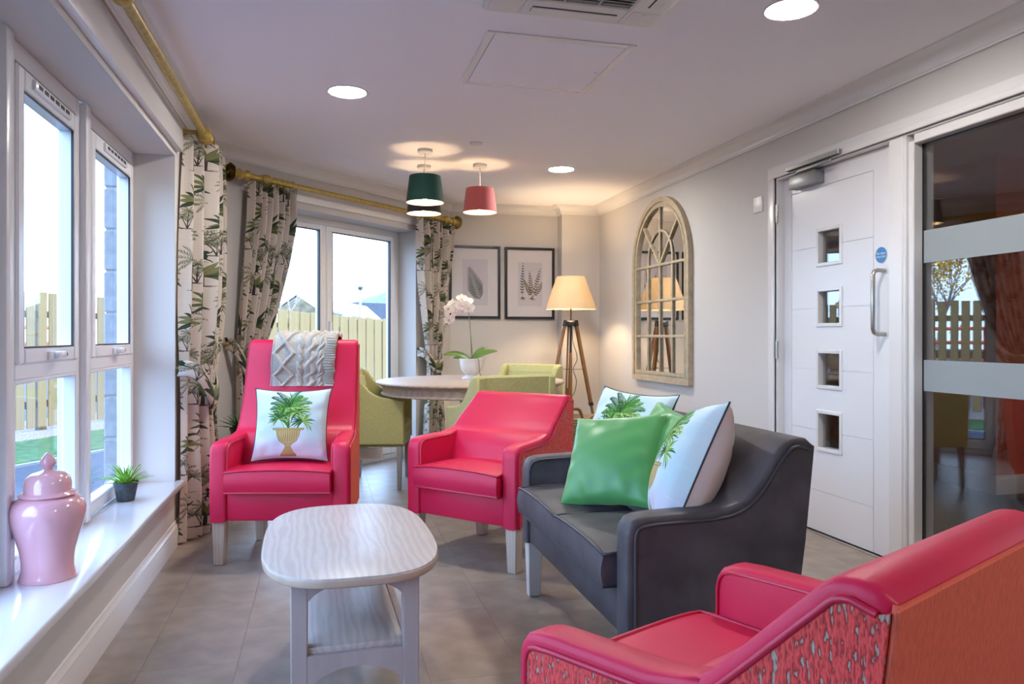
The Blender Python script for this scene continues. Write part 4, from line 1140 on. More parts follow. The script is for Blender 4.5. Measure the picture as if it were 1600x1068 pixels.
# ------------------------------------------------------------------ tripod lamp and basket
lp = thing('floor_lamp', 'tripod floor lamp with linen shade and teak legs in the corner', 'lamp', (2.195, 6.560, 0))
bm = bmesh.new(); add_lathe(bm, [(.233, 1.345), (.128, 1.640), (.125, 1.640), (.229, 1.345), (.233, 1.345)], 48); obj_bm('lamp_shade', bm, M['linen'], lp)
lathe('centre_post', [(0, .42), (.011, .42), (.011, 1.19), (.007, 1.19), (.007, 1.40), (.012, 1.40), (.012, 1.45), (0, 1.45)], M['black'], lp, 12)
lathe('lower_post', [(0, .34), (.014, .34), (.014, .80), (.012, .95), (0, .95)], M['walnut'], lp, 12)
lathe('hub', [(0, 1.195), (.035, 1.195), (.04, 1.20), (.04, 1.232), (.03, 1.24), (0, 1.24)], M['black'], lp, 16)
for k, a in enumerate((VA + PI - .25, VA + .35, VA - PI / 2 + .1 + PI)):
    c, s = math.cos(a), math.sin(a)
    top = Vector((.05 * c, .05 * s, 1.225)); bot = Vector((.30 * c, .30 * s, 0.008)); u = Vector((-s, c, 0))
    bm = bmesh.new()
    d = (bot - top).normalized(); nn = u.cross(d)
    def bar(o0, p0, p1, w, th):
        b = bmesh.new(); vs = []
        for p in (p0, p1):
            for sx, sy in ((-1, -1), (1, -1), (1, 1), (-1, 1)): vs.append(b.verts.new(p + u * (o0 + sx * w / 2) + nn * sy * th / 2))
        for f in ((3, 2, 1, 0), (4, 5, 6, 7), (0, 1, 5, 4), (1, 2, 6, 5), (2, 3, 7, 6), (3, 0, 4, 7)): b.faces.new([vs[i] for i in f])
        bm_join(bm, b)
    bar(-.012, top, top.lerp(bot, .62), .013, .024); bar(.012, top, top.lerp(bot, .62), .013, .024); bar(0, top.lerp(bot, .5), bot, .012, .022)
    lg = obj_bm('leg', bm, M['walnut'], lp)
    bm = bmesh.new(); bar(0, top - d * .02, top + d * .035, .042, .032); obj_bm('leg_bracket', bm, M['black'], lg)
    bm = bmesh.new(); bar(0, top.lerp(bot, .60), top.lerp(bot, .625), .042, .030); obj_bm('leg_clamp', bm, M['black'], lg)
    tube('brace', [(0, 0, .86), tuple(top.lerp(bot, .30) * 1.0)][:0] or [(0, 0, .80), tuple(top.lerp(bot, .35))], .0022, M['black'], lp, 5)
tube('cord', smooth_path([(.012, 0, 1.19), (.02, .0, 1.05), (.05, -.01, .95), (.055, -.01, .88), (.02, -.01, .80), (.05, -.01, .70), (.04, 0, .60), (.0, -.015, .52), (.03, -.02, .30), (.08, .05, .02)], 6), .003, M['black'], lp, 6)
bm = bmesh.new(); add_sphere(bm, (0, 0, 1.50), .035, (1, 1, 1.2), 14); obj_bm('bulb', bm, M['bulb'], lp)
def point(name, loc, w, col, r=.03):
    l = bpy.data.lights.new(name, 'POINT'); l.energy = w; l.color = col; l.shadow_soft_size = r
    o = bpy.data.objects.new(name, l); o.location = loc; return link(o)
point('lamp_light', (2.195, 6.560, 1.50), LAMP_W, (1.0, .72, .43), .045)

bk = thing('basket', 'tall coiled seagrass basket behind the sofa, near the lamp', 'basket', (2.02, 5.62, 0))
prof = [(0, 0), (.16, 0)]
for k in range(24):
    z0 = .004 + k * .0195; r0 = .165 + .042 * math.sin(PI * .5 * min(1, k / 13)) - (.012 * max(0, k - 16) / 8)
    prof += [(r0, z0), (r0 + .008, z0 + .005), (r0 + .010, z0 + .010), (r0 + .008, z0 + .015)]
ztop = prof[-1][1]
prof += [(prof[-1][0] - .012, ztop + .004), (prof[-1][0] - .022, ztop - .01), (.165, .05), (0, .04)]
lathe('body', prof, M['seagrass'], bk, 40, angle=70)
tube('handle', smooth_path([(.02, .185, .44), (.0, .19, .50), (-.04, .185, .515), (-.085, .165, .50), (-.10, .155, .44)], 5), .013, M['seagrasstop'], bk, 8)
tube('handle', smooth_path([(.06, -.195, .44), (.03, -.20, .49), (-.03, -.20, .49), (-.06, -.195, .44)], 5), .012, M['seagrasstop'], bk, 8)

# ------------------------------------------------------------------ curtains and rods
def left_pt(s, n, z): return (XL + n, s, z)                       # along the left wall, n into the room
def bay_pt(s, n, z): return tuple(bay(s, -n, z))

def curtain(label, pt, rows, cloth, folds, tie, ring_rod, seed, hug=0.0):
    """rows: (z, s0, s1, distance from wall, fold depth); tie: (z, sag)"""
    R = random.Random(seed)
    z_top, z_bot = rows[0][0], rows[-1][0]
    root = thing('curtain', label, 'curtain', (0, 0, 0), 0, 'palm-print curtains')
    nz, nt = 84, folds * 12
    zs = np.linspace(z_top, z_bot, nz + 1)
    rz = [r[0] for r in rows][::-1]
    col = [np.interp(zs, rz, [r[k] for r in rows][::-1]) for k in (1, 2, 3, 4)]
    # soften the interpolated outline
    ker = np.ones(7) / 7
    for c in col:
        c[3:-3] = np.convolve(c, ker, 'same')[3:-3]
    ph = [R.uniform(0, 6.28) for _ in range(folds + 3)]
    V = []; UV = []; Fc = []
    for j in range(nz + 1):
        s0, s1, nc, am = (c[j] for c in col)
        for i in range(nt + 1):
            t = i / nt; k = t * folds
            wob = .18 * math.sin(ph[0] + 2.2 * zs[j]) + .22 * math.sin(5 * t + ph[1])
            a = math.sin(2 * PI * k + wob * 3)
            n = nc + am * 1.25 * (math.copysign(abs(a) ** .8, a)) + am * .35 * math.sin(2 * PI * k * .5 + ph[2] + zs[j])
            if hug and t < hug: f_ = t / hug; f_ = f_ * f_ * (3 - 2 * f_); n = (.032 + (nc - .032) * f_) + (n - nc) * (.5 + .5 * f_)
            s = s0 + (s1 - s0) * (t + .30 / (2 * PI * folds) * math.sin(4 * PI * k + wob))
            V.append(pt(s, max(.006, n), zs[j])); UV.append((t * cloth, zs[j]))
    w = nt + 1
    for j in range(nz):
        for i in range(nt): Fc.append((j * w + i, j * w + i + 1, (j + 1) * w + i + 1, (j + 1) * w + i))
    o = obj_pd('curtain_panel', V, Fc, M['palm'], root, True, UV)
    if tie:
        zt, zc, hgt, hook = tie
        V = []; UV = []; Fc = []; n = 40
        for i in range(n + 1):
            t = i / n; an = PI * t; e_ = abs(math.cos(an))
            z = zc + (zt - zc) * (e_ ** 1.6) * (1.0 if t < .5 else .75)
            c = [float(np.interp(z, rz, [r[k] for r in rows][::-1])) for k in (1, 2, 3, 4)]
            sa, sb, nf = c[0] - .030, c[1] + .030, c[2] + c[3] * 1.35 + .012
            ca = math.cos(an); s = (sa + sb) / 2 - (sb - sa) / 2 * math.copysign(abs(ca) ** .55, ca); nn = .012 + (nf - .012) * math.sin(an) ** .55
            for q in range(7):
                f = q / 6 - .5; V.append(pt(s, nn + .010 * (1 - (2 * f) ** 2), z + hgt * f * (.72 + .28 * math.sin(an)))); UV.append((t * .5 + .16, .13 + f * hgt))
        for i in range(n):
            for q in range(6): Fc.append((i * 7 + q, i * 7 + q + 1, (i + 1) * 7 + q + 1, (i + 1) * 7 + q))
        b = obj_pd('tieback', V, Fc, M['palm'], root, True, UV); md = b.modifiers.new('t', 'SOLIDIFY'); md.thickness = .006
        bm = bmesh.new(); hp = pt(hook, .0, zt); hq = pt(hook, .05, zt); add_tube(bm, [hp, hq], .006, 8); add_sphere(bm, hq, .012, n=10); obj_bm('tieback_hook', bm, M['brass'], root)
    for s, nn, z, yaw in ring_rod:
        bm = bmesh.new(); add_tube(bm, [(.034 * math.cos(a), 0, .034 * math.sin(a)) for a in np.linspace(0, 2 * PI, 24, endpoint=False)], .0062, 8, True)
        rg = obj_bm('ring', bm, M['brass'], root); rg.location = pt(s, nn, z); rg.rotation_euler = (0, 0, yaw)
    return root

RN = .115          # rods stand this far off the wall
ZRL, ZRB = 2.228, 2.172
curtain('palm-print curtain tied back beside the long left window, hanging to the floor', left_pt,
        [(ZRL - .034, 4.47, 4.97, .125, .035), (2.0, 4.43, 4.98, .125, .04), (1.6, 4.37, 4.95, .125, .045), (1.2, 4.34, 4.88, .125, .045), (.92, 4.345, 4.80, .115, .035), (.80, 4.35, 4.78, .11, .03), (.55, 4.34, 4.84, .115, .035), (.25, 4.325, 4.88, .12, .04), (.012, 4.30, 4.90, .12, .04)],
        1.35, 7, (.93, .765, .115, 4.345), [(4.50 + k * .024, RN, ZRL - .008, 0) for k in range(5)] + [(4.74, RN, ZRL - .008, 0), (4.83, RN, ZRL - .008, 0), (4.93, RN, ZRL - .008, 0)], 1, .34)
curtain('palm-print curtain at the near side of the bay doors, behind the tall red armchair', bay_pt,
        [(ZRB - .034, 3.46, 3.85, .125, .035), (1.9, 3.45, 3.86, .12, .04), (1.6, 3.42, 3.80, .115, .04), (1.25, 3.39, 3.70, .11, .035), (1.02, 3.375, 3.60, .105, .03), (.90, 3.37, 3.55, .10, .025), (.70, 3.38, 3.57, .10, .03), (.30, 3.38, 3.62, .10, .035), (.012, 3.37, 3.65, .10, .035)],
        1.6, 8, (1.05, .88, .115, 3.335), [(3.675 + k * .024, RN, ZRB - .008, PI / 4) for k in range(4)] + [(3.79, RN, ZRB - .008, PI / 4), (3.84, RN, ZRB - .008, PI / 4)], 2)
curtain('palm-print curtain at the far side of the bay doors, beside the fern picture', bay_pt,
        [(ZRB - .034, 5.28, 5.79, .125, .035), (1.9, 5.29, 5.78, .12, .04), (1.5, 5.335, 5.72, .115, .035), (1.15, 5.40, 5.665, .11, .03), (.86, 5.45, 5.62, .10, .022), (.72, 5.45, 5.63, .10, .025), (.40, 5.42, 5.66, .10, .03), (.012, 5.40, 5.68, .10, .03)],
        1.5, 7, (.96, .82, .11, 5.70), [(5.33 + k * .024, RN, ZRB - .008, PI / 4) for k in range(4)] + [(5.45, RN, ZRB - .008, PI / 4), (5.56, RN, ZRB - .008, PI / 4), (5.66, RN, ZRB - .008, PI / 4)], 3)

def rose_finial(parent, pt, yaw):
    bm = bmesh.new(); add_sphere(bm, (0, 0, .012), .011, (1, 1, 1.9), n=10)
    add_lathe(bm, [(0, -.012), (.012, -.012), (.016, -.004), (.028, .004), (.024, .009), (0, .009)], 20)
    for q_, (rb, fl, ht, n) in enumerate(((.012, .000, .036, 3), (.017, .004, .034, 4), (.022, .008, .029, 5), (.026, .013, .021, 5))):
        for k in range(n):
            a = 2 * PI * k / n + q_ * .5; span = 2 * PI / n * 1.22
            b = bmesh.new(); vs = []
            for i in range(6):
                t = i / 5
                for q in (-1, -.6, -.2, .2, .6, 1):
                    edge = 1 - .22 * q * q * t
                    r = rb * (.45 + .55 * min(1, t * 1.8)) + fl * t ** 2 + .0025 * (q * .5 + .5); ang = a + q * span / 2 * (1 - .18 * t * t)
                    vs.append(b.verts.new((r * math.cos(ang), r * math.sin(ang), ht * t * edge)))
            for i in range(5):
                for q in range(5): b.faces.new([vs[6 * i + q], vs[6 * i + q + 1], vs[6 * i + q + 7], vs[6 * i + q + 6]])
            bmesh.ops.solidify(b, geom=b.faces[:], thickness=.0022)
            bm_join(bm, b)
    o = obj_bm('rose_finial', bm, M['brass'], parent)
    o.location = pt; o.rotation_euler = (0, PI / 2, yaw); o.scale = (1.55, 1.55, 1.55)
    return o

def rod_collar(prof, M_): 
    bm = bmesh.new(); add_lathe(bm, prof, 24, M_); return bm
def rod(label, pt, s0, s1, z, yaw, brackets, f0, f1):
    root = thing('curtain_rod', label, 'curtain rod')
    tube('pole', [pt(s0, RN, z), pt(s1, RN, z)], .0205, M['brass'], root, 20)
    ax = Matrix.Rotation(yaw, 4, 'Z') @ Matrix.Rotation(PI / 2, 4, 'Y')
    for s in brackets:
        p = Vector(pt(s, 0, z)); q = Vector(pt(s, RN, z)); d = (q - p).normalized(); Q = d.to_track_quat('Z', 'Y').to_matrix().to_4x4()
        obj_bm('bracket', rod_collar([(0, 0), (.030, 0), (.031, .008), (.020, .018), (.012, .04), (.012, RN - .03), (.020, RN - .018), (0, RN - .012)], Matrix.Translation(p) @ Q), M['brass'], root)
        obj_bm('bracket_collar', rod_collar([(.0200, -.045), (.025, -.044), (.025, -.036), (.036, -.020), (.040, 0), (.036, .020), (.025, .036), (.025, .044), (.0200, .045)], Matrix.Translation(q) @ ax), M['brass'], root)
    for s, yy, on in ((s0, yaw + PI, f0), (s1, yaw, f1)):
        if not on: continue
        A = Matrix.Translation(pt(s, RN, z)) @ Matrix.Rotation(yy, 4, 'Z') @ Matrix.Rotation(PI / 2, 4, 'Y')
        obj_bm('collar', rod_collar([(.020, -.085), (.030, -.08), (.037, -.065), (.030, -.05), (.022, -.04), (.022, -.02), (.034, -.012), (.037, .004), (.027, .014), (.022, .022), (.012, .03), (0, .03)], A), M['brass'], root)
        rose_finial(root, pt(s + (.045 if s == s1 else -.045), RN, z), yy)
    return root
rod('long gold curtain rod above the left window', left_pt, 1.0, 5.02, ZRL, PI / 2, (2.735, 4.50, 1.1), False, False)
rod('gold curtain rod with rose finials above the bay doors', bay_pt, 3.375, 5.80, ZRB, PI / 4, (3.60, 5.70), True, True)

# ------------------------------------------------------------------ pictures, mirror, switch plate
def picture(label, x0, x1, z0, z1, art, ax0, ax1, az0, az1):
    r = thing('framed_picture', label, 'picture', ((x0 + x1) / 2, YB - .002, (z0 + z1) / 2), 0, 'framed botanical prints')
    w, h = (x1 - x0) / 2, (z1 - z0) / 2; cx, cz = (x0 + x1) / 2, (z0 + z1) / 2
    bm = bmesh.new()
    for p in ((-w, -w + .024, -h, h), (w - .024, w, -h, h), (-w + .024, w - .024, -h, -h + .024), (-w + .024, w - .024, h - .024, h)): add_box(bm, p[0], p[1], -.028, 0, p[2], p[3], .002, 1)
    obj_bm('frame', bm, M['blackframe'], r)
    bm = bmesh.new(); a0, a1, b0, b1 = ax0 - cx, ax1 - cx, az0 - cz, az1 - cz
    for p in ((-w + .015, a0, -h + .015, h - .015), (a1, w - .015, -h + .015, h - .015), (a0, a1, -h + .015, b0), (a0, a1, b1, h - .015)): add_box(bm, p[0], p[1], -.014, -.010, p[2], p[3])
    obj_bm('mount', bm, M['mount'], r, smooth=False)
    obj_pd('print', [(a0 - .003, -.0095, b0 - .003), (a1 + .003, -.0095, b0 - .003), (a1 + .003, -.0095, b1 + .003), (a0 - .003, -.0095, b1 + .003)], [(0, 1, 2, 3)], art, r, False, [(0, 0), (1, 0), (1, 1), (0, 1)])
    box('glass', -w + .015, w - .015, -.021, -.019, -h + .015, h - .015, M['artglass'], r)
picture('black-framed dark green fern print, left of the two pictures', 1.178, 1.680, 1.270, 1.970, M['fernart'], 1.308, 1.552, 1.398, 1.838)
picture('black-framed golden fern sprig print, right of the two pictures', 1.726, 2.229, 1.267, 1.968, M['herbart'], 1.858, 2.104, 1.395, 1.823)

mr = thing('arched_mirror', 'tall arched cream window-pane mirror on the right wall', 'mirror', (XR, 5.631, .732), -PI / 2)
# local: x along the wall (towards the viewer), y out of the wall is negative, z up
MW, MZ, MT_ = .523, .963, 1.486
def arch_outline(w, zs, zb_, n=32): return [(-w, zb_), (-w, zs)] + [(w * math.cos(t), zs + w * math.sin(t)) for t in np.linspace(PI, 0, n)][1:-1] + [(w, zs), (w, zb_)]
def arch_frame(name, w0, w1, b0, b1, d0, d1, m, parent, n=32):
    A = arch_outline(w0, MZ, b0, n); B = arch_outline(w1, MZ, b1, n); V = []; Fc = []; N = len(A)
    for d in (d0, d1):
        V += [(p[0], d, p[1]) for p in A] + [(p[0], d, p[1]) for p in B]
    for i in range(N):
        j = (i + 1) % N
        Fc += [(i, j, N + j, N + i), (2 * N + i, 3 * N + i, 3 * N + j, 2 * N + j), (i, 2 * N + i, 2 * N + j, j), (N + i, N + j, 3 * N + j, 3 * N + i)]
    return obj_pd(name, V, Fc, m, parent, True, angle=30)
MI = MW - .075
arch_frame('outer_moulding', MW, MW - .040, 0, .040, -.040, 0, M['mirrorframe'], mr)
arch_frame('frame', MW - .036, MW - .062, .036, .062, -.028, -.002, M['mirrorframe'], mr)
arch_frame('inner_moulding', MW - .058, MI - .006, .058, .082, -.034, -.002, M['mirrorframe'], mr)
bm = bmesh.new(); add_prism(bm, arch_outline(MI, MZ, .076), -.012, -.006, 'y'); obj_bm('mirror_pane', bm, M['mirror'], mr, smooth=False)
bm = bmesh.new()
zl = [.081 + (MZ - .021 - .081) * k / 3 for k in range(1, 4)]
for z in zl: add_box(bm, -MI + .002, MI - .002, -.030, -.010, z - .011, z + .011, .005, 2)
for k in (-1, 0, 1): add_box(bm, k * MI / 2 - .011, k * MI / 2 + .011, -.028, -.010, .08, zl[2], .005, 2)
add_box(bm, -.011, .011, -.028, -.010, zl[2], MZ + MI - .003, .005, 2)
for s in (-1, 1):
    c = Vector((0, -.019, zl[2])); e = Vector((s * MI * .70, -.019, MZ + MI * .70)); d = (e - c).normalized(); nrm = Vector((d.z, 0, -d.x)); b = bmesh.new(); vs = []
    for p in (c, e):
        for a1, a2 in ((-1, -1), (1, -1), (1, 1), (-1, 1)): vs.append(b.verts.new(p + nrm * a1 * .010 + Vector((0, a2 * .009, 0))))
    for f in ((3, 2, 1, 0), (4, 5, 6, 7), (0, 1, 5, 4), (1, 2, 6, 5), (2, 3, 7, 6), (3, 0, 4, 7)): b.faces.new([vs[i] for i in f])
    bm_join(bm, b)
rr = MI / 2
pts = [(-rr, -.019, zl[2])] + [(rr * math.cos(t), -.019, MZ + .02 + rr * 1.04 * math.sin(t)) for t in np.linspace(PI, 0, 22)] + [(rr, -.019, zl[2])]
add_tube(bm, pts, .0105, 8)
obj_bm('glazing_bars', bm, M['mirrorframe'], mr)

sw = thing('switch_plate', 'square white blank switch plate high on the wall beside the door', 'switch', (XR, 4.240, 1.924))
box('plate', -.009, 0, -.048, .048, -.048, .048, M['plastic'], sw, .002)
bm = bmesh.new()
for y in (-.03, .03): add_lathe(bm, [(0, 0), (.003, 0), (.003, .001), (0, .001)], 8, Matrix.Translation((-.009, y, 0)) @ Matrix.Rotation(-PI / 2, 4, 'Y'))
obj_bm('screws', bm, M['steel'], sw)

# ------------------------------------------------------------------ ceiling fittings
def downlight(label, x, y, z=CZ):
    r = thing('downlight', label, 'ceiling light', (x, y, z), 0, 'round recessed downlights')
    lathe('trim_ring', [(.104, 0), (.106, -.004), (.098, -.006), (.092, -.003), (.092, 0)], M['plastic'], r, 40)
    lathe('diffuser', [(0, -.0035), (.093, -.0035), (.093, -.001), (0, -.001)], M['downlight'], r, 40)
downlight('glowing round downlight above the tall red armchair', .129, 4.029)
downlight('glowing round downlight above the charcoal sofa, at the frame\'s top right', 1.765, 2.590)
downlight('glowing round downlight near the arched mirror and floor lamp', 1.765, 5.502)
downlight('added out-of-view downlight brightening the corridor beyond the glazed screen', 5.7, 2.3, 2.36)  # added lamp, out of view, lifts the otherwise dark corridor
downlight('added unseen fill downlight behind the viewer on the door side', 1.765, -.40)  # unseen lamp added as fill light for the foreground

def pendant(label, x, y, m, ztop=2.190, zbot=2.010, r0=.130, r1=.106):
    r = thing('pendant_lamp', label, 'pendant lamp', (x, y, CZ), 0, 'velvet-shaded pendants over the dining table')
    lathe('ceiling_rose', [(0, 0), (.052, 0), (.052, -.018), (.046, -.024), (0, -.024)], M['plastic'], r, 28)
    tube('flex', [(0, 0, -.02), (0, 0, ztop - CZ - .01)], .0045, M['plastic'], r, 8)
    zt, zb_ = ztop - CZ, zbot - CZ
    lathe('lamp_shade', [(r0, zb_), (r1, zt), (r1 - .002, zt), (r0 - .002, zb_ + .0005)], m, r, 48)
    lathe('lining', [(r0 - .0022, zb_), (r1 - .0022, zt), (r1 - .0035, zt), (r0 - .0035, zb_)], M['lining'], r, 48)
    lathe('lamp_holder', [(0, zt + .01), (.016, zt + .01), (.018, zt - .03), (.014, zt - .05), (0, zt - .05)], M['plastic'], r, 16)
    bm = bmesh.new()
    for k in range(3):
        a = 2 * PI * k / 3 + .4; add_tube(bm, [(.016 * math.cos(a), .016 * math.sin(a), zt - .012), ((r1 - .003) * math.cos(a), (r1 - .003) * math.sin(a), zt - .002)], .0016, 5)
    obj_bm('shade_spider', bm, M['plastic'], r)
    bm = bmesh.new(); add_sphere(bm, (0, 0, zb_ + .040), .022, (1, 1, 1.25), 14); obj_bm('bulb', bm, M['bulb'], r)
    point('pendant_light', (x, y, zbot + .040), PENDANT_W, (1.0, .72, .42), .026)
pendant('bottle-green velvet pendant, nearest of the three over the table', .682, 5.161, M['teal'])
pendant('navy velvet pendant half hidden behind the bottle-green one', .738, 5.640, M['navy'], 2.192, 2.012)
pendant('rose-pink velvet pendant on the right of the green and navy ones', 1.135, 5.505, M['rose'], 2.192, 2.015, .126, .103)

sm = thing('smoke_detector', 'small white smoke detector cover on the ceiling near the pendants', 'smoke detector', (.983, 4.890, CZ))
lathe('cover', [(0, -.014), (.030, -.014), (.042, -.008), (.044, -.002), (.044, 0), (0, 0)], M['plastic'], sm, 28)

hatch = thing('ceiling_hatch', 'square white access hatch in the ceiling beside the air conditioner', 'hatch', (1.001, 3.413, CZ))
bm = bmesh.new(); h = .334
for p in ((-h, -h + .034, -h, h), (h - .034, h, -h, h), (-h + .034, h - .034, -h, -h + .034), (-h + .034, h - .034, h - .034, h)): add_box(bm, p[0], p[1], p[2], p[3], -.006, .0, .002, 1)
obj_bm('frame', bm, M['trim'], hatch)
box('hatch_door', -h + .0365, h - .0365, -h + .0365, h - .0365, -.0055, .002, M['ceiling'], hatch, .001, 1)
box('shadow_gap', -h + .033, h - .033, -h + .033, h - .033, -.0015, .001, M['darkslot'], hatch)
lathe('lock', [(0, -.008), (.008, -.008), (.009, -.0055), (0, -.0055)], M['trim'], hatch, 14, Matrix.Translation((h - .06, .02, 0)))

ac = thing('air_conditioner', 'square white ceiling cassette air conditioner with slatted grille', 'air conditioner', (.935, 2.478, CZ))
h = .345
bm = bmesh.new()
for p in ((-h, -.20, -h, h), (.20, h, -h, h), (-.20, .20, -h, -.20), (-.20, .20, .20, h)): add_box(bm, p[0], p[1], p[2], p[3], -.034, 0, .008, 2)
body = obj_bm('body', bm, M['acgrey'], ac)
box('inner_box', -.205, .205, -.205, .205, -.012, 0, M['darkslot'], ac)
gr = box('grille_frame', -.204, .204, -.204, -.19, -.036, -.02, M['acslat'], ac)
bm = bmesh.new()
for p in ((-.204, .204, .19, .204), (-.204, -.19, -.19, .19), (.19, .204, -.19, .19), (-.070, -.064, -.19, .19), (.064, .070, -.19, .19)): add_box(bm, p[0], p[1], p[2], p[3], -.036, -.02)
obj_bm('grille_frame', bm, M['acslat'], ac)
sl = None
for k in range(17):
    if sl is None:
        bm = bmesh.new(); add_box(bm, -.19, .19, -.0055, .0055, -.002, .002, 0, 1, Matrix.Rotation(.5, 4, 'X')); sl = obj_bm('slat', bm, M['acslat'], ac); o = sl
    else: o = sl.copy(); link(o); o.parent = ac
    o.location = (0, -.178 + k * .0222, -.032)
for k in range(4):
    Mz = Matrix.Rotation(k * PI / 2, 4, 'Z')
    box('louvre_slot', -.17, .17, .255, .305, -.0355, -.03, M['darkslot'], ac, .002, 1, Mz)
    box('louvre', -.168, .168, .262, .306, -.0385, -.033, M['acgrey'], ac, .002, 1, Mz)
box('corner_cover', -h + .015, -.215, .215, h - .015, -.0365, -.03, M['acgrey'], ac, .004, 2)
box('corner_cover', .215, h - .015, .215, h - .015, -.0365, -.03, M['acgrey'], ac, .004, 2)
lathe('indicator', [(0, -.040), (.008, -.040), (.010, -.034), (0, -.034)], M['plastic'], ac, 14, Matrix.Translation((.27, .235, 0)))

# ------------------------------------------------------------------ things on the sill and behind the armchair
jar = thing('ginger_jar', 'glossy pink lidded ginger jar on the window sill', 'jar', (-.842, 2.688, .335))
lathe('jar_body', [(0, 0), (.080, 0), (.082, .003), (.079, .014), (.074, .035), (.074, .06), (.078, .09), (.088, .13), (.100, .17), (.1065, .20), (.107, .222), (.100, .244), (.084, .257), (.066, .262), (.064, .268), (0, .268)], M['pink'], jar, 56, angle=60)
lathe('lid', [(.064, .262), (.080, .262), (.0825, .266), (.080, .270), (.068, .273), (.066, .278), (.0665, .300), (.062, .318), (.047, .332), (.020, .339), (.012, .343), (.013, .348), (.021, .358), (.0225, .366), (.019, .378), (.010, .390), (.004, .397), (0, .398)], M['pink'], jar, 48, angle=60)

def spiky(label, loc, sc, mleaf, n, seed, pot):
    r = thing('spiky_plant', label, 'plant', loc)
    R = random.Random(seed)
    lathe('pot', [(0, 0), (.036 * sc, 0), (.0375 * sc, .004 * sc), (.050 * sc, .072 * sc), (.054 * sc, .080 * sc), (.054 * sc, .088 * sc), (.047 * sc, .088 * sc), (.045 * sc, .072 * sc), (0, .072 * sc)], pot, r, 28)
    lathe('soil', [(0, .076 * sc), (.045 * sc, .074 * sc), (.045 * sc, .07 * sc), (0, .07 * sc)], M['bark'], r, 16)
    V = []; Fc = []; L_ = .108
    for i in range(7):
        t = i / 6; w = .0085 * (1 - t ** 1.6) + .0006; x = L_ * t; z = .02 * t - .035 * t * t
        V += [(x, -w, z + .004 * (1 - t)), (x, 0, z - .002), (x, w, z + .004 * (1 - t))]
    for i in range(6):
        for k in range(2): a = 3 * i + k; Fc.append((a, a + 1, a + 4, a + 3))
    me = bpy.data.meshes.new('leaf'); me.from_pydata(V, [], Fc); me.materials.append(mleaf); me.polygons.foreach_set('use_smooth', [True] * len(Fc)); me.update()
    for k in range(n):
        f = k / n; el = 1.45 - 1.15 * f + R.uniform(-.1, .1); az = k * 2.39996 + R.uniform(-.2, .2)
        o = bpy.data.objects.new('leaf', me); link(o, r); s = sc * (.78 + .3 * R.random()) * (1.0 if f > .15 else .9)
        o.scale = (s, s * 1.1, s); o.rotation_euler = (0, -el, az); o.location = (.012 * sc * math.cos(az), .012 * sc * math.sin(az), .074 * sc)
    return r
spiky('small bright green spiky plant in a slate pot on the window sill', (-.885, 3.86, .335), 1.0, M['spike'], 44, 2, M['slate'])
st_ = thing('plant_stand', 'small dark plant stand hidden behind the tall red armchair', 'stand', (-.505, 5.085, 0))
lathe('stand_top', [(0, .40), (.11, .40), (.112, .405), (.112, .415), (.11, .42), (0, .42)], M['black'], st_, 28)
for k in range(3):
    a = k * 2 * PI / 3; leg(.075 * math.cos(a), .075 * math.sin(a), 0, .402, .018, .016, M['black'], st_)
spiky('dark green spiky plant in a black pot behind the tall red armchair', (-.505, 5.085, .42), 1.15, M['spikedark'], 40, 5, M['black'])

# ------------------------------------------------------------------ the garden outside
GZ = -.12
def strip(name, pts, z, m, th=.05):
    bm = bmesh.new(); add_prism(bm, pts, z - th, z, 'z'); return structure(obj_bm(name, bm, m, smooth=False))
FD = Vector((.5, .8660254)); FN = Vector((.8660254, -.5)); F0 = Vector((-3.56, 10.8))
FB = F0 + FD * 2.7                       # where the fence turns
F2D = Vector((math.sin(.70), math.cos(.70))); F2N = Vector((F2D.y, -F2D.x))
F2E = FB + F2D * 9.5
def fp(s, n): p = F0 + FD * s + FN * n; return (p.x, p.y)
def f2(s, n): p = FB + F2D * s + F2N * n; return (p.x, p.y)
strip('ground', [(-60, -40), (60, -40), (60, 140), (-60, 140)], GZ - .14, M['asphalt'], .3)
house_edge = [(-1.09, -6), (-1.09, 4.95), (1.05, 7.5), (9, 7.5), (9, -6)]
strip('path', [(-16, -8), (-1.0, -8), (-1.0, 5.0), (1.0, 7.35), (9, 7.35), (9, 14), f2(8, 1.9), (fp(2.7, 1.95)), fp(-12, 2.0), (-16, -4)], GZ - .035, M['asphalt'])
strip('kerb', [fp(-12, 2.02), fp(2.72, 1.97), f2(9, 1.97), f2(9, 1.90), fp(2.7, 1.90), fp(-12, 1.95)], GZ - .008, M['kerb'], .1)
strip('lawn', [fp(-12, 1.95), fp(2.7, 1.90), f2(9, 1.90), f2(9, .58), fp(2.7, .58), fp(-12, .58)], GZ, M['grass'], .1)
strip('gravel_strip', [fp(-12, .58), fp(2.7, .58), f2(9, .58), f2(9, -1.2), fp(2.7, -1.2), fp(-12, -1.2)], GZ + .01, M['gravel'], .1)

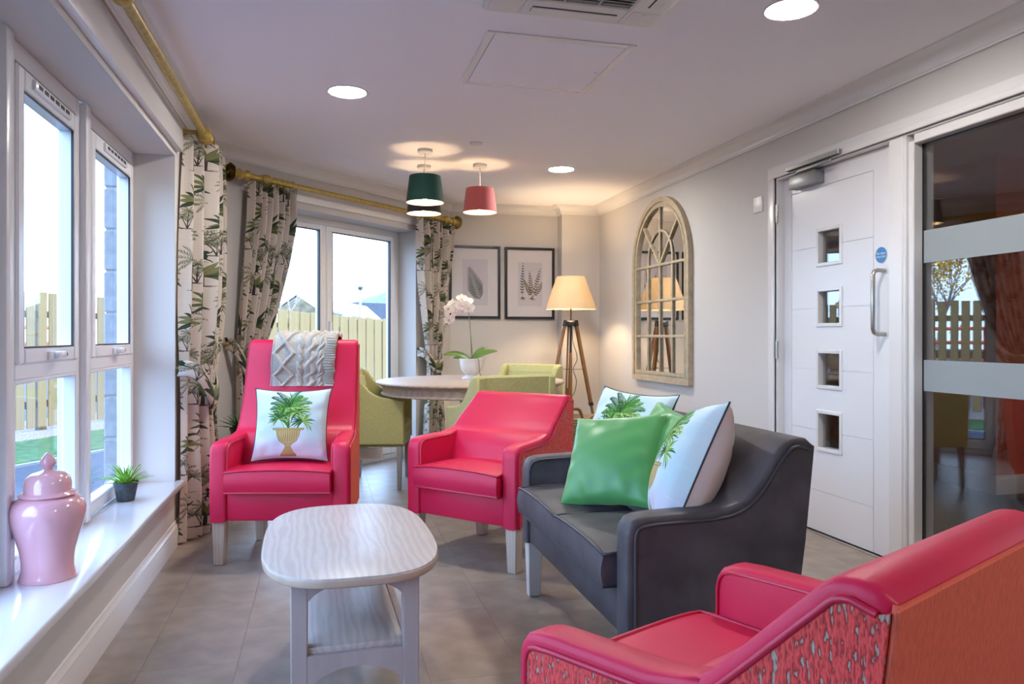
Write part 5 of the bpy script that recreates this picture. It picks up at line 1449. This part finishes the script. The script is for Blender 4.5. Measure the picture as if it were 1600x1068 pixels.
def fence(label, org, d, nrm, s0, s1, pitch, bw, z0, ztop, drop, seed, closed=False):
    R = random.Random(seed); p0 = org + d * s0
    r = thing('timber_fence', label, 'fence', (p0.x, p0.y, GZ)); r.rotation_euler = (0, 0, math.atan2(d.y, d.x))
    bm = bmesh.new(); add_box(bm, -bw / 2, bw / 2, -.012, .012, 0, 1.0, .003, 1); me = None
    L_ = s1 - s0; n = int(L_ / pitch)
    for k in range(n):
        s = k * pitch
        if me is None: o = obj_bm('board', bm, M['fence'], r); me = o.data
        else: o = bpy.data.objects.new('board', me); link(o, r)
        zt = ztop - GZ - drop * s / L_ + R.uniform(-.012, .012)
        o.location = (s, -.03 + (.020 if closed and k % 2 else 0) + R.uniform(-.002, .002), z0); o.scale = (R.uniform(.94, 1.04), 1, zt - z0); o.rotation_euler = (0, R.uniform(-.006, .006), 0)
    for z in (.35, .95, 1.50):
        b = bmesh.new(); add_prism(b, [(-.05, z - .045), (L_, z - .045 - drop), (L_, z + .045 - drop), (-.05, z + .045)], .0, .04, 'y'); obj_bm('rail', b, M['fencedark'], r, smooth=False)
    for k in range(int(L_ / 1.8) + 1): box('post', k * 1.8 - .045, k * 1.8 + .045, .04, .13, -.2, ztop - GZ - .05 - drop * k * 1.8 / L_, M['fencedark'], r)
    return r
fence('spaced-board timber fence outside the left window', F0, FD, FN, -7.0, 2.70, .158, .122, .06, 1.655, 0, 1)
fence('close-boarded timber fence outside the bay doors', FB, F2D, F2N, 0.12, 9.2, .150, .138, .04, 1.655, .29, 2, True)

br_ = thing('barrier_fence', 'orange safety barrier glimpsed between boards beyond the left fence', 'barrier'); 
for s in np.arange(-5.0, 2.0, 1.9):
    for k in range(3):
        a = F0 + FD * (s + .0) - FN * 1.5; b = F0 + FD * (s + 1.7) - FN * 1.5; z = .75 + k * .24
        bm = bmesh.new(); add_tube(bm, [(a.x, a.y, z), (b.x, b.y, z)], .035, 6); obj_bm('rail', bm, M['barrier'], br_)
    for q in (0, .34, .68, 1.02, 1.36, 1.7):
        a = F0 + FD * (s + q) - FN * 1.5; bm = bmesh.new(); add_tube(bm, [(a.x, a.y, -.3), (a.x, a.y, 1.26)], .03, 6); obj_bm('upright', bm, M['barrier'], br_)

def at_px(px, depth):
    u = (px - 800) / CAM_F; s_, c_ = math.sin(YAW), math.cos(YAW)
    return Vector((depth * (s_ + u * c_), depth * (c_ - u * s_)))
def zrow(row, depth): return CAM_H + (HOR - row) / CAM_F * depth
# stone house with a pale roof
dpt = 40.0
h1 = thing('house', 'stone gabled house with pale roof beyond the fence', 'house')
gl, gr_, ga = at_px(436, dpt), at_px(498, dpt), at_px(466, dpt); ze, za_ = zrow(481, dpt), zrow(462, dpt)
dv = Vector((.16, .98)) * 9.0
bm = bmesh.new()
A = [bm.verts.new((p.x, p.y, z)) for p, z in ((gl, -2), (gr_, -2), (gr_, ze), (ga, za_), (gl, ze))]
B = [bm.verts.new((p.x + dv.x, p.y + dv.y, z)) for p, z in ((gl, -2), (gr_, -2), (gr_, ze), (ga, za_), (gl, ze))]
bm.faces.new(A); bm.faces.new(B[::-1])
for i in (0, 1, 4): j = (i + 1) % 5; bm.faces.new((A[i], A[j], B[j], B[i]))
obj_bm('wall', bm, M['stonewall'], h1, smooth=False)
for e0 in (gr_, gl):
    ov = (e0 - ga) * .08
    v = [(ga.x, ga.y, za_ + .12), (e0.x + ov.x, e0.y + ov.y, ze - .02), (e0.x + ov.x + dv.x, e0.y + ov.y + dv.y, ze - .02), (ga.x + dv.x, ga.y + dv.y, za_ + .12)]
    o = obj_pd('roof', v, [(0, 1, 2, 3)], M['paleroof'], h1, False); md = o.modifiers.new('t', 'SOLIDIFY'); md.thickness = .12
# second roof and the dark slate one
h2 = thing('house', 'house with pale sloping roof seen through the right bay door', 'house')
dp = 52.0
P = [at_px(515, dp), at_px(545, dp), at_px(572, dp)]
bm = bmesh.new(); dk = Vector((.25, .97)) * 7
q = [(at_px(500, dp), zrow(467, dp)), (at_px(541, dp), zrow(472, dp)), (at_px(572, dp), zrow(499, dp)), (at_px(500, dp), zrow(499, dp))]
add = [bm.verts.new((p.x, p.y, z)) for p, z in q]; add2 = [bm.verts.new((p.x + dk.x, p.y + dk.y, z)) for p, z in q]
bm.faces.new(add); bm.faces.new(add2[::-1])
for i in range(4): bm.faces.new((add[i], add[(i + 1) % 4], add2[(i + 1) % 4], add2[i]))
obj_bm('roof', bm, M['paleroof'], h2, smooth=False)
a_, b_ = at_px(500, dp + .5), at_px(572, dp + .5)
obj_pd('wall', [(a_.x, a_.y, -2), (b_.x, b_.y, -2), (b_.x, b_.y, zrow(499, dp)), (a_.x, a_.y, zrow(499, dp)), (a_.x + dk.x, a_.y + dk.y, -2), (b_.x + dk.x, b_.y + dk.y, -2), (b_.x + dk.x, b_.y + dk.y, zrow(499, dp)), (a_.x + dk.x, a_.y + dk.y, zrow(499, dp))],
       [(0, 1, 2, 3), (5, 4, 7, 6), (1, 5, 6, 2), (4, 0, 3, 7)], M['stonewall'], h2, False)
h3 = thing('house', 'long slate-blue roofed building beyond the bay doors', 'house')
dp = 60.0; a_, b_ = at_px(541, dp), at_px(680, dp + 6); n_ = Vector((b_.y - a_.y, -(b_.x - a_.x))).normalized() * 6
if n_.dot(a_) < 0: n_ = -n_
zt, zb2 = zrow(471, dp + 6), zrow(506, dp)
o = obj_pd('roof', [(a_.x, a_.y, zb2), (b_.x, b_.y, zb2), (b_.x + n_.x, b_.y + n_.y, zt), (a_.x + n_.x, a_.y + n_.y, zt)], [(0, 1, 2, 3)], M['slateroof'], h3, False); md = o.modifiers.new('t', 'SOLIDIFY'); md.thickness = .2
bm = bmesh.new(); add_prism(bm, [(a_.x, a_.y), (b_.x, b_.y), (b_.x + 2 * n_.x, b_.y + 2 * n_.y), (a_.x + 2 * n_.x, a_.y + 2 * n_.y)], -2, zb2 - .05, 'z'); obj_bm('wall', bm, M['stonewall'], h3, smooth=False)
pl = thing('lamp_post', 'slim grey street lamp post beyond the fence', 'lamp post')
p = at_px(563, 29); bm = bmesh.new(); add_tube(bm, [(p.x, p.y, -2), (p.x, p.y, zrow(452, 29))], [.085, .05], 10); obj_bm('post', bm, M['galv'], pl)
box('lantern', p.x - .09, p.x + .09, p.y - .2, p.y + .2, zrow(452, 29), zrow(449.5, 29) + .05, M['slate'], pl, .02)
# the far hill
bm = bmesh.new(); R = random.Random(4); rows_ = []
for j in range(7):
    row = []
    for i in range(41):
        x = -40 + i * 4.5; y = 130 + j * 12; e = 18.5 * math.exp(-((x - 34) / 38) ** 2) + 3.5 * math.exp(-((x + 28) / 20) ** 2)
        row.append(bm.verts.new((x, y, -4 + (e + R.uniform(-.3, .3) + 2) * (j / 6) ** .7)))
    rows_.append(row)
for j in range(6):
    for i in range(40): bm.faces.new((rows_[j][i], rows_[j][i + 1], rows_[j + 1][i + 1], rows_[j + 1][i]))
structure(obj_bm('hill', bm, M['hill']))

def tree(label, x, y, h, spread, seed, leafy, group=None, zbase=GZ):
    R = random.Random(seed); r = thing('tree', label, 'tree', (x, y, zbase), 0, group)
    bm = bmesh.new(); tips = []
    def grow(p, d, L_, rad, lv):
        pts = [p]; 
        for k in range(3):
            d = (d + Vector((R.uniform(-.2, .2), R.uniform(-.2, .2), R.uniform(-.05, .18)))).normalized(); pts.append(pts[-1] + d * L_ / 3)
        add_tube(bm, pts, [rad, rad * .85, rad * .7, rad * .55], 5 if lv < 2 else 3, cap=False)
        tips.extend(pts[1:])
        if lv < 4:
            for k in range(3 if lv else 5):
                nd = (d + Vector((R.uniform(-1, 1), R.uniform(-1, 1), R.uniform(-.1, .6))) * spread).normalized(); grow(pts[-1] if k else pts[2], nd, L_ * R.uniform(.55, .78), rad * .5, lv + 1)
    grow(Vector((0, 0, 0)), Vector((0, 0, 1)), h * .36, h * .018, 0)
    obj_bm('trunk', bm, M['barkgrey'], r)
    if leafy:
        V = []; Fc = []
        for t in tips:
            for k in range(5):
                c = t + Vector((R.gauss(0, .13), R.gauss(0, .13), R.gauss(0, .13))); a = Vector((R.uniform(-1, 1), R.uniform(-1, 1), R.uniform(-1, 1))).normalized(); b = a.orthogonal().normalized(); s = R.uniform(.018, .04); i = len(V)
                V += [c - a * s, c + b * s * .6, c + a * s, c - b * s * .6]; Fc.append((i, i + 1, i + 2, i + 3))
        lv = obj_pd('foliage', V, Fc, M['autumn'], r, False); lv['kind'] = 'stuff'
    return r
tree('yellow-leaved autumn birch beyond the fence, mirrored in the glazed screen', -7.2, 13.4, 3.7, .75, 3, True)
p = at_px(440, 34); tree('bare winter tree beside the stone house beyond the fence', p.x, p.y, 4.6, .8, 8, False)
